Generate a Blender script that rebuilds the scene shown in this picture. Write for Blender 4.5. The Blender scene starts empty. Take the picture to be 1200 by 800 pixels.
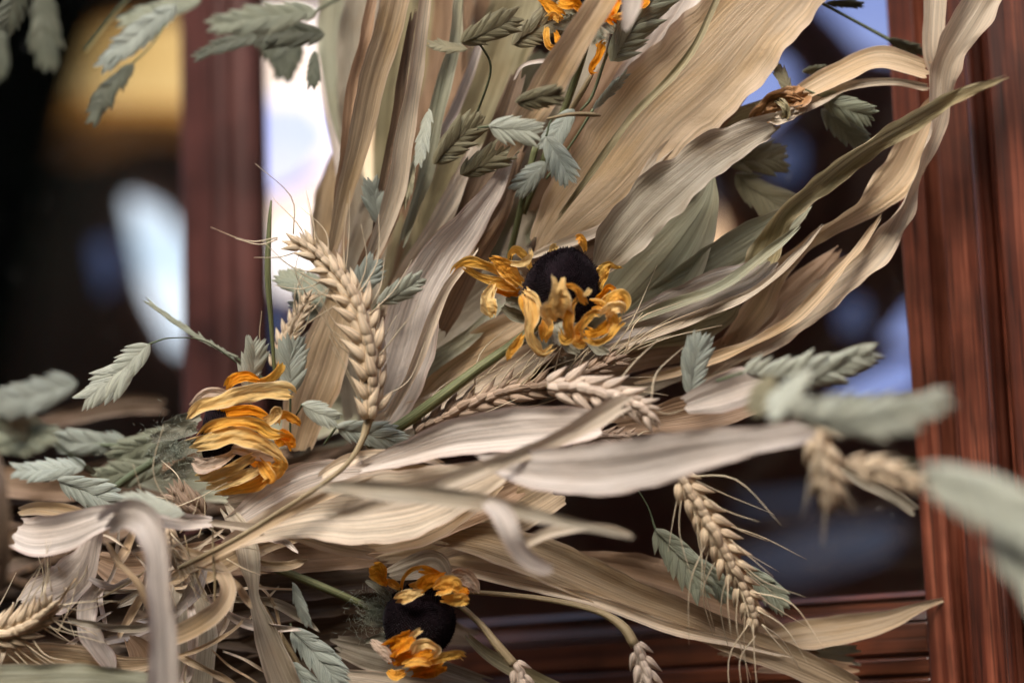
import bpy, math, random
import numpy as np
from mathutils import Vector, Matrix, Quaternion

# ------------------------------------------------------------------ camera, world, sun, exposure
S = bpy.context.scene
COL = S.collection
PITCH, ROLL = math.radians(10.0), math.radians(2.0)
FOC, SENS, DIST = 50.0, 22.3, 0.60
cam_d = bpy.data.cameras.new('camera')
cam = bpy.data.objects.new('camera', cam_d)
COL.objects.link(cam)
CAMPOS = Vector((0.0, -0.60, 1.50))
CR = (Matrix.Rotation(math.pi / 2 + PITCH, 4, 'X') @ Matrix.Rotation(-ROLL, 4, 'Z'))
cam.matrix_world = Matrix.Translation(CAMPOS) @ CR
cam_d.lens = FOC
cam_d.sensor_width = SENS
cam_d.sensor_fit = 'HORIZONTAL'
cam_d.clip_start = 0.02
cam_d.clip_end = 200.0
cam_d.dof.use_dof = True
cam_d.dof.focus_distance = DIST
cam_d.dof.aperture_fstop = 2.7
S.camera = cam
CX = CR.to_3x3() @ Vector((1, 0, 0))
CY = CR.to_3x3() @ Vector((0, 1, 0))
CZ = CR.to_3x3() @ Vector((0, 0, -1))

w = bpy.data.worlds.new('World')
S.world = w
w.use_nodes = True
nt = w.node_tree
nt.nodes.clear()
sky = nt.nodes.new('ShaderNodeTexSky')
sky.sky_type = 'NISHITA'
sky.sun_disc = False
SUN_EL, SUN_AZ = math.radians(38), math.radians(203)      # azimuth measured clockwise from +Y
sky.sun_elevation = SUN_EL
sky.sun_rotation = SUN_AZ
sky.dust_density = 3.0
bg = nt.nodes.new('ShaderNodeBackground')
bg.inputs['Strength'].default_value = 0.15
wo = nt.nodes.new('ShaderNodeOutputWorld')
nt.links.new(sky.outputs[0], bg.inputs[0])
nt.links.new(bg.outputs[0], wo.inputs[0])

sl = bpy.data.lights.new('sun', 'SUN')
sl.energy = 2.0
sl.angle = math.radians(38)
sl.color = (1.0, 0.95, 0.88)
so = bpy.data.objects.new('sun', sl)
COL.objects.link(so)
sdir = Vector((math.sin(SUN_AZ) * math.cos(SUN_EL), math.cos(SUN_AZ) * math.cos(SUN_EL), math.sin(SUN_EL)))
so.rotation_euler = sdir.to_track_quat('Z', 'Y').to_euler()
so.location = sdir * 5

vs = S.view_settings
vs.view_transform = 'Standard'
vs.look = 'None'
vs.exposure = 1.28
vs.gamma = 1.0
vs.use_curve_mapping = False

# ------------------------------------------------------------------ helpers
KX = SENS / FOC / 1200.0


def at(px, py, d):
    """point seen at photo pixel px,py whose depth is d centimetres beyond the sharp plane"""
    D = DIST + d / 100.0
    return CAMPOS + CZ * D + CX * ((px - 600) * KX * D) - CY * ((py - 400) * KX * D)


def pxm(d):
    return KX * (DIST + d / 100.0)


def tag(o, label=None, cat=None, group=None, kind=None):
    if label: o['label'] = label
    if cat: o['category'] = cat
    if group: o['group'] = group
    if kind: o['kind'] = kind
    return o


def link(name, data, parent=None):
    o = bpy.data.objects.new(name, data)
    COL.objects.link(o)
    if parent is not None:
        o.parent = parent
        o.matrix_parent_inverse = Matrix.Identity(4)
    return o


def empty(name, loc, rz=0.0):
    o = bpy.data.objects.new(name, None)
    COL.objects.link(o)
    o.empty_display_size = 0.01
    o.location = loc
    o.rotation_euler = (0, 0, rz)
    return o


def mesh(name, verts, faces, mat, uvs=None, attr=None, smooth=True):
    me = bpy.data.meshes.new(name)
    me.from_pydata([tuple(v) for v in verts], [], faces)
    if mat: me.materials.append(mat)
    if smooth: me.polygons.foreach_set('use_smooth', [True] * len(me.polygons))
    if uvs is not None:
        uv = me.uv_layers.new(name='UVMap')
        li = np.zeros(len(me.loops), dtype=np.int32)
        me.loops.foreach_get('vertex_index', li)
        uv.data.foreach_set('uv', np.asarray(uvs, dtype=np.float32)[li].ravel())
    if attr is not None:
        a = me.attributes.new('edge', 'FLOAT', 'POINT')
        a.data.foreach_set('value', np.asarray(attr, dtype=np.float32))
    me.update()
    return me


def grid_faces(n, m, off=0, wrap=False):
    f = []
    mm = m if wrap else m - 1
    for i in range(n - 1):
        for j in range(mm):
            j2 = (j + 1) % m
            f.append((off + i * m + j, off + i * m + j2, off + (i + 1) * m + j2, off + (i + 1) * m + j))
    return f


def spline(P, n):
    """Catmull-Rom through rows of P, resampled evenly"""
    P = np.asarray(P, dtype=float)
    if len(P) == 2:
        P = np.vstack([P[0], (P[0] + P[1]) / 2, P[1]])
    E = np.vstack([2 * P[0] - P[1], P, 2 * P[-1] - P[-2]])
    out = []
    k = 24
    for i in range(1, len(E) - 2):
        a, b, c, d = E[i - 1], E[i], E[i + 1], E[i + 2]
        for s in range(k):
            t = s / k
            out.append(0.5 * ((2 * b) + (-a + c) * t + (2 * a - 5 * b + 4 * c - d) * t * t + (-a + 3 * b - 3 * c + d) * t ** 3))
    out.append(P[-1])
    out = np.array(out)
    L = np.concatenate([[0], np.cumsum(np.linalg.norm(np.diff(out[:, :2], axis=0), axis=1) + 1e-6)])
    q = np.linspace(0, L[-1], n)
    return np.stack([np.interp(q, L, out[:, c]) for c in range(out.shape[1])], 1)


def nz(v):
    return v / (np.linalg.norm(v, axis=-1, keepdims=True) + 1e-12)


CAMN = np.array(CAMPOS)
CXn, CYn, CZn = np.array(CX), np.array(CY), np.array(CZ)


def at_n(px, py, d):
    D = (DIST + d / 100.0)[:, None]
    return CAMN + CZn * D + CXn * ((px - 600)[:, None] * KX * D) - CYn * ((py - 400)[:, None] * KX * D)


def ribbon(name, pts, mat, parent=None, seed=0, cup=0.12, ruffle=0.06, ribs=0.022, crinkle=0.0,
           jag=0.06, nu=17, nl=None, wob=1.5, twist=0.0, loc=None, rollj=14, edgewave=0.03):
    """a strip of dried leaf. pts rows: px, py, depth cm, width px [, roll degrees]"""
    R = random.Random(seed)
    rows = []
    for p in pts:
        p = list(p)
        if len(p) == 4: p.append(R.uniform(-rollj, rollj))
        rows.append(p)
    ln = sum(math.hypot(rows[i + 1][0] - rows[i][0], rows[i + 1][1] - rows[i][1]) for i in range(len(rows) - 1))
    if nl is None: nl = int(min(110, max(14, ln / 5)))
    C = spline(rows, nl)
    x, y, d, wd, ro = C.T
    s = np.linspace(0, 1, nl)
    ph = [R.uniform(0, 6.28) for _ in range(12)]
    fr = ln / 90.0
    x = x + wob * np.sin(s * fr * 3.1 + ph[0]) * np.sin(s * 3.14)
    y = y + wob * np.sin(s * fr * 2.7 + ph[1]) * np.sin(s * 3.14)
    P = at_n(x, y, d)
    T = nz(np.gradient(P, axis=0))
    V = nz(P - CAMN)
    W0 = nz(np.cross(T, V))
    # keep the width direction continuous where the strip folds towards the lens
    for i in range(1, nl):
        if np.dot(W0[i], W0[i - 1]) < 0: W0[i] = -W0[i]
    N0 = nz(np.cross(W0, T))
    ro = np.radians(ro + twist * s)
    c, sn = np.cos(ro)[:, None], np.sin(ro)[:, None]
    W = W0 * c + N0 * sn
    N = -W0 * sn + N0 * c
    wm = np.maximum(wd, 0.3) * KX * (DIST + d / 100.0)
    u = np.linspace(-1, 1, nu)
    Vt = np.zeros((nl, nu, 3))
    wmax = wm.max()
    pitch = pxm(0)
    for j, uu in enumerate(u):
        q = abs(uu)
        # ragged ends
        jt = jag * max(0, .35 + .35 * math.sin(uu * 4 + ph[0]) + .25 * math.sin(uu * 9 + ph[7]) + R.uniform(-.12, .12))
        je = jag * max(0, .35 + .35 * math.sin(uu * 4.6 + ph[4]) + .25 * math.sin(uu * 10 + ph[8]) + R.uniform(-.12, .12))
        sj = np.clip(s * (1 - jt - je) + jt, 0, 1) if jag > 0 else s
        def sm(A):
            if A.ndim == 1: return np.interp(sj, s, A)
            return np.stack([np.interp(sj, s, A[:, k]) for k in range(3)], 1)
        Pj, Wj, Nj, wj = sm(P), sm(W), sm(N), sm(wm)
        off = cup * wj * (1 - uu * uu)
        off += ribs * wj * (np.sin(uu * 5.0 + ph[2] + 0.8 * np.sin(s * fr + ph[3])) + 0.4 * np.sin(uu * 11 + ph[4] + s * fr * .7))
        sg = 0 if uu < 0 else 1
        off += ruffle * wmax * q ** 3 * (np.sin(s * fr * (5.3 + 1.7 * sg) + ph[5 + sg]) + 0.5 * np.sin(s * fr * (11.0 - 2 * sg) + ph[7 + sg]))
        off += 0.04 * wj * uu * np.sin(s * fr * 2.2 + ph[9])
        ew = 1 + edgewave * q ** 2 * (np.sin(s * fr * 7.1 + ph[10] + sg * 2) + 0.6 * np.sin(s * fr * 15.7 + ph[11] - sg))
        lat = uu * wj / 2 * ew
        if crinkle:
            lat = lat + crinkle * wmax * 0.5 * np.sin(s * 17 + uu * 5 + ph[1]) * q
            off += crinkle * wmax * (np.sin(s * 11 + uu * 4 + ph[2]) + 0.7 * np.sin(s * 23 - uu * 6 + ph[3]) + .5 * np.sin(uu * 11 + s * 7 + ph[6])
                                      + .45 * np.sin(s * 41 + uu * 7 + ph[8]) * np.sin(uu * 6 + ph[9]) + .35 * np.sin(s * 63 - uu * 9 + ph[10]))
        Vt[:, j, :] = Pj + Wj * lat[:, None] + Nj * off[:, None]
    seglen = np.concatenate([[0], np.cumsum(np.linalg.norm(np.diff(P, axis=0), axis=1))]) * 100
    uo, vo = R.uniform(0, 50), R.uniform(0, 50)
    uvs = np.zeros((nl, nu, 2))
    uvs[:, :, 0] = uo + (u[None, :] * wm.mean() * 50)
    uvs[:, :, 1] = vo + seglen[:, None]
    ed = np.repeat(np.abs(u)[None, :], nl, 0)
    F = grid_faces(nl, nu)
    base = Vector(P[0]) if parent is None else Vector(loc if loc is not None else (0, 0, 0))
    verts = Vt.reshape(-1, 3) - np.array(base)
    me = mesh(name, verts, F, mat, uvs.reshape(-1, 2), ed.ravel())
    o = link(name, me, parent)
    if parent is None: o.location = base
    return o


def tube(name, pts, mat, parent=None, loc=None, sides=6, nl=None, seed=0, flute=0.0):
    """round stem. pts rows: px, py, depth cm, thickness px"""
    rows = [list(p) for p in pts]
    ln = sum(math.hypot(rows[i + 1][0] - rows[i][0], rows[i + 1][1] - rows[i][1]) for i in range(len(rows) - 1))
    if nl is None: nl = int(min(60, max(8, ln / 8)))
    C = spline(rows, nl)
    P = at_n(C[:, 0], C[:, 1], C[:, 2])
    r = np.maximum(C[:, 3], .15) * KX * (DIST + C[:, 2] / 100) / 2
    T = nz(np.gradient(P, axis=0))
    A = nz(np.cross(T, nz(P - CAMN)))
    B = np.cross(T, A)
    a = np.linspace(0, 2 * math.pi, sides, endpoint=False)
    fl = 1 + flute * np.cos(a * (sides // 2)) if flute else np.ones(sides)
    Vt = P[:, None, :] + r[:, None, None] * fl[None, :, None] * (np.cos(a)[None, :, None] * A[:, None, :] + np.sin(a)[None, :, None] * B[:, None, :])
    base = np.array(Vector(P[0]) if parent is None else Vector(loc if loc is not None else (0, 0, 0)))
    F = grid_faces(nl, sides, wrap=True)
    F.append(tuple(range(sides))[::-1])
    F.append(tuple((nl - 1) * sides + k for k in range(sides)))
    sl_ = np.concatenate([[0], np.cumsum(np.linalg.norm(np.diff(P, axis=0), axis=1))]) * 100
    uv = np.zeros((nl, sides, 2))
    uv[:, :, 0] = a[None, :] * r.mean() * 100
    uv[:, :, 1] = sl_[:, None]
    me = mesh(name, (Vt.reshape(-1, 3) - base), F, mat, uv.reshape(-1, 2), np.zeros(nl * sides))
    o = link(name, me, parent)
    if parent is None: o.location = Vector(base)
    return o


# ------------------------------------------------------------------ materials
def nodes(name):
    m = bpy.data.materials.new(name)
    m.use_nodes = True
    m.node_tree.nodes.clear()
    return m, m.node_tree.nodes.new, m.node_tree.links.new


def leaf_mat(name, c1, c2, stain, edgec, transl=0.22, rough=0.55, vein=11.0, sx=1.0, stain_amt=0.5, bump=0.45, vj=0.25, edgeamt=0.55, veinlow=.70, crump=.14, fleck=.5):
    m, N, L = nodes(name)
    uv = N('ShaderNodeUVMap'); uv.uv_map = 'UVMap'
    info = N('ShaderNodeObjectInfo')
    mp = N('ShaderNodeMapping'); mp.inputs['Scale'].default_value = (vein, 0.35 * sx, 1)
    L(uv.outputs[0], mp.inputs[0])
    n1 = N('ShaderNodeTexNoise'); n1.inputs['Scale'].default_value = 1.0; n1.inputs['Detail'].default_value = 5; n1.inputs['Roughness'].default_value = .65
    n1.inputs['Distortion'].default_value = 0.12
    L(mp.outputs[0], n1.inputs['Vector'])
    r1 = N('ShaderNodeValToRGB'); r1.color_ramp.elements[0].position = .36; r1.color_ramp.elements[1].position = .66
    r1.color_ramp.elements[0].color = (*c2, 1); r1.color_ramp.elements[1].color = (*c1, 1)
    L(n1.outputs['Fac'], r1.inputs[0])
    mp2 = N('ShaderNodeMapping'); mp2.inputs['Scale'].default_value = (1.3, 0.45, 1)
    L(uv.outputs[0], mp2.inputs[0])
    n2 = N('ShaderNodeTexNoise'); n2.inputs['Scale'].default_value = 1.1; n2.inputs['Detail'].default_value = 4
    L(mp2.outputs[0], n2.inputs['Vector'])
    r2 = N('ShaderNodeMapRange'); r2.inputs[1].default_value = .48; r2.inputs[2].default_value = .7; r2.inputs[4].default_value = stain_amt
    L(n2.outputs['Fac'], r2.inputs[0])
    mx = N('ShaderNodeMix'); mx.data_type = 'RGBA'
    L(r2.outputs[0], mx.inputs[0]); L(r1.outputs[0], mx.inputs[6]); mx.inputs[7].default_value = (*stain, 1)
    # fine dark veins
    mp3 = N('ShaderNodeMapping'); mp3.inputs['Scale'].default_value = (vein * 2.4, 0.16, 1)
    L(uv.outputs[0], mp3.inputs[0])
    n3 = N('ShaderNodeTexNoise'); n3.inputs['Scale'].default_value = 1; n3.inputs['Detail'].default_value = 3
    L(mp3.outputs[0], n3.inputs['Vector'])
    r3 = N('ShaderNodeMapRange'); r3.inputs[1].default_value = .35; r3.inputs[2].default_value = .55; r3.inputs[3].default_value = veinlow; r3.inputs[4].default_value = 1.0
    L(n3.outputs['Fac'], r3.inputs[0])
    mv = N('ShaderNodeMix'); mv.data_type = 'RGBA'; mv.blend_type = 'MULTIPLY'; mv.inputs[0].default_value = 1
    L(mx.outputs[2], mv.inputs[6]); L(r3.outputs[0], mv.inputs[7])
    # margin
    at_ = N('ShaderNodeAttribute'); at_.attribute_name = 'edge'
    r4 = N('ShaderNodeMapRange'); r4.inputs[1].default_value = .86; r4.inputs[2].default_value = 1.0; r4.inputs[4].default_value = edgeamt
    L(at_.outputs['Fac'], r4.inputs[0])
    me_ = N('ShaderNodeMix'); me_.data_type = 'RGBA'
    L(r4.outputs[0], me_.inputs[0]); L(mv.outputs[2], me_.inputs[6]); me_.inputs[7].default_value = (*edgec, 1)
    # small flecks
    n5 = N('ShaderNodeTexNoise'); n5.inputs['Scale'].default_value = 9; n5.inputs['Detail'].default_value = 3
    L(uv.outputs[0], n5.inputs['Vector'])
    r5 = N('ShaderNodeMapRange'); r5.inputs[1].default_value = .69; r5.inputs[2].default_value = .76; r5.inputs[4].default_value = fleck
    L(n5.outputs['Fac'], r5.inputs[0])
    mf = N('ShaderNodeMix'); mf.data_type = 'RGBA'
    L(r5.outputs[0], mf.inputs[0]); L(me_.outputs[2], mf.inputs[6]); mf.inputs[7].default_value = (stain[0] * .5, stain[1] * .42, stain[2] * .4, 1)
    # value and hue per object
    hsv = N('ShaderNodeHueSaturation')
    rv = N('ShaderNodeMapRange'); rv.inputs[3].default_value = 1 - vj; rv.inputs[4].default_value = 1 + vj * .6
    L(info.outputs['Random'], rv.inputs[0]); L(rv.outputs[0], hsv.inputs['Value']); L(mf.outputs[2], hsv.inputs['Color'])
    bs = N('ShaderNodeBsdfPrincipled'); bs.inputs['Roughness'].default_value = rough
    bs.inputs['Specular IOR Level'].default_value = .35
    L(hsv.outputs[0], bs.inputs['Base Color'])
    bp = N('ShaderNodeBump'); bp.inputs['Strength'].default_value = bump; bp.inputs['Distance'].default_value = 0.0006
    ad = N('ShaderNodeMath'); ad.operation = 'ADD'
    L(n1.outputs['Fac'], ad.inputs[0]); L(n3.outputs['Fac'], ad.inputs[1])
    L(ad.outputs[0], bp.inputs['Height'])
    n6 = N('ShaderNodeTexNoise'); n6.inputs['Scale'].default_value = 1.0; n6.inputs['Detail'].default_value = 4
    mp6 = N('ShaderNodeMapping'); mp6.inputs['Scale'].default_value = (3.2, 1.5, 1)
    L(uv.outputs[0], mp6.inputs[0]); L(mp6.outputs[0], n6.inputs['Vector'])
    b6 = N('ShaderNodeBump'); b6.inputs['Strength'].default_value = crump; b6.inputs['Distance'].default_value = .003
    L(n6.outputs['Fac'], b6.inputs['Height']); L(b6.outputs[0], bp.inputs['Normal'])
    L(bp.outputs[0], bs.inputs['Normal'])
    tr = N('ShaderNodeBsdfTranslucent'); L(hsv.outputs[0], tr.inputs[0])
    ms = N('ShaderNodeMixShader'); ms.inputs[0].default_value = transl
    L(bs.outputs[0], ms.inputs[1]); L(tr.outputs[0], ms.inputs[2])
    o = N('ShaderNodeOutputMaterial'); L(ms.outputs[0], o.inputs[0])
    return m


def plain(name, c1, c2, scale=60, rough=.6, spec=.3, transl=0.0, sheen=0.0, vj=.2, stretch=(1, 1, 1), bump=.2):
    m, N, L = nodes(name)
    tc = N('ShaderNodeTexCoord'); info = N('ShaderNodeObjectInfo')
    mp = N('ShaderNodeMapping'); mp.inputs['Scale'].default_value = stretch
    L(tc.outputs['Object'], mp.inputs[0])
    n1 = N('ShaderNodeTexNoise'); n1.inputs['Scale'].default_value = scale; n1.inputs['Detail'].default_value = 4
    L(mp.outputs[0], n1.inputs['Vector'])
    r1 = N('ShaderNodeValToRGB'); r1.color_ramp.elements[0].position = .35; r1.color_ramp.elements[1].position = .68
    r1.color_ramp.elements[0].color = (*c2, 1); r1.color_ramp.elements[1].color = (*c1, 1)
    L(n1.outputs['Fac'], r1.inputs[0])
    hsv = N('ShaderNodeHueSaturation')
    rv = N('ShaderNodeMapRange'); rv.inputs[3].default_value = 1 - vj; rv.inputs[4].default_value = 1 + vj
    L(info.outputs['Random'], rv.inputs[0]); L(rv.outputs[0], hsv.inputs['Value']); L(r1.outputs[0], hsv.inputs['Color'])
    bs = N('ShaderNodeBsdfPrincipled'); bs.inputs['Roughness'].default_value = rough
    bs.inputs['Specular IOR Level'].default_value = spec
    bs.inputs['Sheen Weight'].default_value = sheen
    L(hsv.outputs[0], bs.inputs['Base Color'])
    bp = N('ShaderNodeBump'); bp.inputs['Strength'].default_value = bump; bp.inputs['Distance'].default_value = .0005
    L(n1.outputs['Fac'], bp.inputs['Height']); L(bp.outputs[0], bs.inputs['Normal'])
    o = N('ShaderNodeOutputMaterial')
    if transl:
        tr = N('ShaderNodeBsdfTranslucent'); L(hsv.outputs[0], tr.inputs[0])
        ms = N('ShaderNodeMixShader'); ms.inputs[0].default_value = transl
        L(bs.outputs[0], ms.inputs[1]); L(tr.outputs[0], ms.inputs[2]); L(ms.outputs[0], o.inputs[0])
    else:
        L(bs.outputs[0], o.inputs[0])
    return m


def wood_mat(name, axis, dark, mid, light, stripe=1.0):
    m, N, L = nodes(name)
    tc = N('ShaderNodeTexCoord')
    mp = N('ShaderNodeMapping')
    sc = [260, 260, 260]; sc[axis] = 5
    mp.inputs['Scale'].default_value = sc
    L(tc.outputs['Object'], mp.inputs[0])
    n1 = N('ShaderNodeTexNoise'); n1.inputs['Scale'].default_value = 1.0; n1.inputs['Detail'].default_value = 6; n1.inputs['Roughness'].default_value = .6
    n1.inputs['Distortion'].default_value = .4
    L(mp.outputs[0], n1.inputs['Vector'])
    r1 = N('ShaderNodeValToRGB'); e = r1.color_ramp.elements
    e[0].position = .3; e[0].color = (*dark, 1); e[1].position = .72; e[1].color = (*light, 1)
    k = e.new(.5); k.color = (*mid, 1)
    L(n1.outputs['Fac'], r1.inputs[0])
    mp2 = N('ShaderNodeMapping'); sc2 = [1400, 1400, 1400]; sc2[axis] = 40
    mp2.inputs['Scale'].default_value = sc2
    L(tc.outputs['Object'], mp2.inputs[0])
    n2 = N('ShaderNodeTexNoise'); n2.inputs['Scale'].default_value = 1; n2.inputs['Detail'].default_value = 3
    L(mp2.outputs[0], n2.inputs['Vector'])
    r2 = N('ShaderNodeMapRange'); r2.inputs[1].default_value = .32; r2.inputs[2].default_value = .5; r2.inputs[3].default_value = .35; r2.inputs[4].default_value = 1
    L(n2.outputs['Fac'], r2.inputs[0])
    mx = N('ShaderNodeMix'); mx.data_type = 'RGBA'; mx.blend_type = 'MULTIPLY'; mx.inputs[0].default_value = 1
    L(r1.outputs[0], mx.inputs[6]); L(r2.outputs[0], mx.inputs[7])
    n3 = N('ShaderNodeTexNoise'); n3.inputs['Scale'].default_value = 45; n3.inputs['Detail'].default_value = 3
    L(tc.outputs['Object'], n3.inputs['Vector'])
    r3 = N('ShaderNodeMapRange'); r3.inputs[1].default_value = .35; r3.inputs[2].default_value = .7; r3.inputs[3].default_value = .55; r3.inputs[4].default_value = 1.2
    L(n3.outputs['Fac'], r3.inputs[0])
    m2 = N('ShaderNodeMix'); m2.data_type = 'RGBA'; m2.blend_type = 'MULTIPLY'; m2.inputs[0].default_value = 1
    L(mx.outputs[2], m2.inputs[6]); L(r3.outputs[0], m2.inputs[7])
    bs = N('ShaderNodeBsdfPrincipled')
    L(m2.outputs[2], bs.inputs['Base Color'])
    rr = N('ShaderNodeMapRange'); rr.inputs[3].default_value = .42; rr.inputs[4].default_value = .2
    L(n1.outputs['Fac'], rr.inputs[0]); L(rr.outputs[0], bs.inputs['Roughness'])
    bs.inputs['Coat Weight'].default_value = .5; bs.inputs['Coat Roughness'].default_value = .22
    bp = N('ShaderNodeBump'); bp.inputs['Strength'].default_value = .35; bp.inputs['Distance'].default_value = .0004
    ad = N('ShaderNodeMath'); ad.operation = 'ADD'
    L(n1.outputs['Fac'], ad.inputs[0]); L(n2.outputs['Fac'], ad.inputs[1]); L(ad.outputs[0], bp.inputs['Height'])
    L(bp.outputs[0], bs.inputs['Normal'])
    o = N('ShaderNodeOutputMaterial'); L(bs.outputs[0], o.inputs[0])
    return m


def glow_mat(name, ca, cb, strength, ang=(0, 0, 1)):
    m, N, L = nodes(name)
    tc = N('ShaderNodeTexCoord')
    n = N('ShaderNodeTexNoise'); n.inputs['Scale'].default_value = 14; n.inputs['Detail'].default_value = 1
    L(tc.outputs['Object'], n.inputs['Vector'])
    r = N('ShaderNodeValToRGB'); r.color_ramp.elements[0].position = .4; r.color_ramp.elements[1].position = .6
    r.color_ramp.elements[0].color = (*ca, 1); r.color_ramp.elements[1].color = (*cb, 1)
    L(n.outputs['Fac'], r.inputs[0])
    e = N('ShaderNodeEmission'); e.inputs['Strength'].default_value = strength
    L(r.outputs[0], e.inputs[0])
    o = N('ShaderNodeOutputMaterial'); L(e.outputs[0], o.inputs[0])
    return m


M = {}
M['tan'] = leaf_mat('husk_tan', (.71, .54, .35), (.57, .41, .245), (.58, .36, .14), (.72, .56, .42), .28, sx=.8)
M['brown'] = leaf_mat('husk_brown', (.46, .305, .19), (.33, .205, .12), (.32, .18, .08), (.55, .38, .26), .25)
M['pale'] = leaf_mat('husk_pale', (.80, .68, .52), (.66, .535, .39), (.60, .43, .27), (.66, .48, .36), .25, stain_amt=.35)
M['white'] = leaf_mat('husk_bleached', (.83, .74, .655), (.72, .62, .53), (.64, .49, .38), (.60, .40, .32), .22, stain_amt=.3)
M['grey'] = leaf_mat('husk_grey', (.56, .49, .37), (.42, .355, .26), (.40, .29, .18), (.66, .54, .43), .22)
M['green'] = leaf_mat('husk_green', (.47, .465, .335), (.35, .35, .235), (.43, .36, .22), (.60, .53, .39), .25)
M['olive'] = leaf_mat('husk_olive', (.52, .45, .27), (.36, .31, .165), (.36, .25, .11), (.55, .43, .28), .28)
M['dark'] = leaf_mat('husk_dark', (.20, .135, .085), (.115, .075, .047), (.14, .075, .04), (.26, .18, .12), .15)  # dark brown husk; also puts gap shade into the colour of packed fillers
M['rust'] = leaf_mat('husk_rust', (.58, .33, .15), (.40, .20, .08), (.34, .15, .05), (.6, .42, .28), .2)
M['petal'] = leaf_mat('petal_gold', (.95, .60, .15), (.92, .47, .06), (.90, .33, .015), (.95, .72, .36), .42, rough=.85, vein=9, stain_amt=.9, bump=.6, vj=.15, edgeamt=.7, crump=.3, fleck=.15, veinlow=.85)
M['petalp'] = leaf_mat('petal_pale', (.95, .72, .34), (.94, .60, .20), (.90, .42, .04), (.94, .77, .50), .42, rough=.85, vein=9, stain_amt=.6, bump=.6, vj=.1, edgeamt=.8, crump=.3, fleck=.15, veinlow=.85)
M['petalo'] = leaf_mat('petal_orange', (.95, .38, .012), (.92, .28, .005), (.92, .50, .05), (.85, .50, .15), .42, rough=.85, vein=9, stain_amt=.8, bump=.6, vj=.12, edgeamt=.6, crump=.3, fleck=.15, veinlow=.85)
M['petalr'] = leaf_mat('petal_faded', (.70, .55, .42), (.60, .44, .32), (.62, .38, .22), (.55, .40, .34), .42, rough=.85, vein=9, stain_amt=.6, bump=.3, vj=.1)
M['sepal'] = leaf_mat('sepal_grey_olive', (.36, .34, .25), (.25, .235, .165), (.26, .24, .15), (.45, .46, .36), .2, vein=9)
M['stemg'] = leaf_mat('stem_green', (.33, .33, .15), (.15, .18, .07), (.26, .24, .11), (.3, .3, .1), .05, vein=16, rough=.5, veinlow=.45)
M['stemb'] = leaf_mat('stem_straw', (.50, .39, .22), (.34, .25, .13), (.28, .18, .08), (.4, .3, .2), .05, vein=10)
M['stemd'] = leaf_mat('stem_grey_green', (.20, .24, .14), (.12, .15, .08), (.16, .14, .08), (.2, .2, .1), .05, vein=10)
OAT = {
    'pale': leaf_mat('oat_pale', (.66, .68, .57), (.54, .57, .46), (.50, .48, .34), (.62, .58, .46), .22, vein=16, vj=.1, bump=.5),
    'blue': leaf_mat('oat_blue_green', (.54, .58, .50), (.42, .47, .40), (.40, .40, .31), (.55, .54, .45), .2, vein=16, vj=.12, bump=.5),
    'green': leaf_mat('oat_green', (.46, .49, .37), (.35, .38, .27), (.36, .34, .21), (.50, .46, .34), .2, vein=16, vj=.12, bump=.5),
    'olive': leaf_mat('oat_olive', (.40, .37, .24), (.30, .27, .16), (.30, .24, .12), (.46, .36, .24), .2, vein=16, vj=.14, bump=.5),
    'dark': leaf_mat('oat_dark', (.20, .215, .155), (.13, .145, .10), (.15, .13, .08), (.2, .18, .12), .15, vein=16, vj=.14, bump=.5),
}
WHT = {
    'gold': leaf_mat('wheat_gold', (.88, .71, .50), (.74, .56, .36), (.58, .39, .24), (.66, .46, .30), .14, rough=.6, vein=12, vj=.12, bump=.6, veinlow=.65),
    'brown': leaf_mat('wheat_brown', (.60, .45, .33), (.43, .30, .205), (.34, .21, .12), (.56, .40, .27), .1, rough=.65, vein=12, vj=.18, bump=.6, veinlow=.6),
    'pale': leaf_mat('wheat_pale', (.84, .69, .55), (.70, .55, .42), (.58, .42, .30), (.66, .48, .36), .14, rough=.6, vein=12, vj=.1, bump=.6, veinlow=.65),
}
M['awn'] = plain('awn_straw', (.80, .68, .48), (.62, .50, .33), 100, .5, .3, .1)
M['cone'] = plain('cone_dark', (.014, .007, .010), (.006, .003, .005), 900, .95, .1, sheen=.06, vj=.1)
M['hair'] = plain('hair_grey_green', (.42, .44, .36), (.30, .33, .25), 100, .7, .2, .2)
M['vine'] = plain('vine_brown', (.10, .06, .035), (.04, .025, .015), 300, .8, .2, stretch=(1, 1, 1))
# ------------------------------------------------------------------ the door
PR, PL = at(1070, 450, 4.6), at(255, 300, 18.0)
Ud = Vector((PR.x - PL.x, PR.y - PL.y, 0)).normalized()
Nd = Vector((Ud.y, -Ud.x, 0))                      # outward, towards the lens
DOORZ = 1.50
O_ = Vector((PR.x, PR.y, DOORZ))
yaw = math.atan2(Ud.y, Ud.x)
door = empty('wooden_door', O_, yaw)
tag(door, 'reddish brown varnished wooden door with glass panes behind the dried wreath', 'door')


def hit(px, py, n=0.0):
    """door coordinates (along, up) of the spot seen at a photo pixel, on the plane n metres proud of the glass"""
    dirv = (at(px, py, 0) - CAMPOS).normalized()
    t = ((O_ + Nd * n) - CAMPOS).dot(Nd) / dirv.dot(Nd)
    p = CAMPOS + dirv * t - O_
    return p.dot(Ud), p.z


# local axes of the door: x along, -y outward, z up
ZT, ZB = 0.42, -0.34
wv = wood_mat('door_wood_upright', 2, (.020, .005, .003), (.115, .026, .012), (.38, .125, .070))
wh = wood_mat('door_wood_level', 0, (.026, .007, .003), (.11, .028, .011), (.27, .085, .034))
wl = wood_mat('door_wood_muntin', 2, (.06, .018, .014), (.10, .034, .027), (.15, .060, .048))


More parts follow.
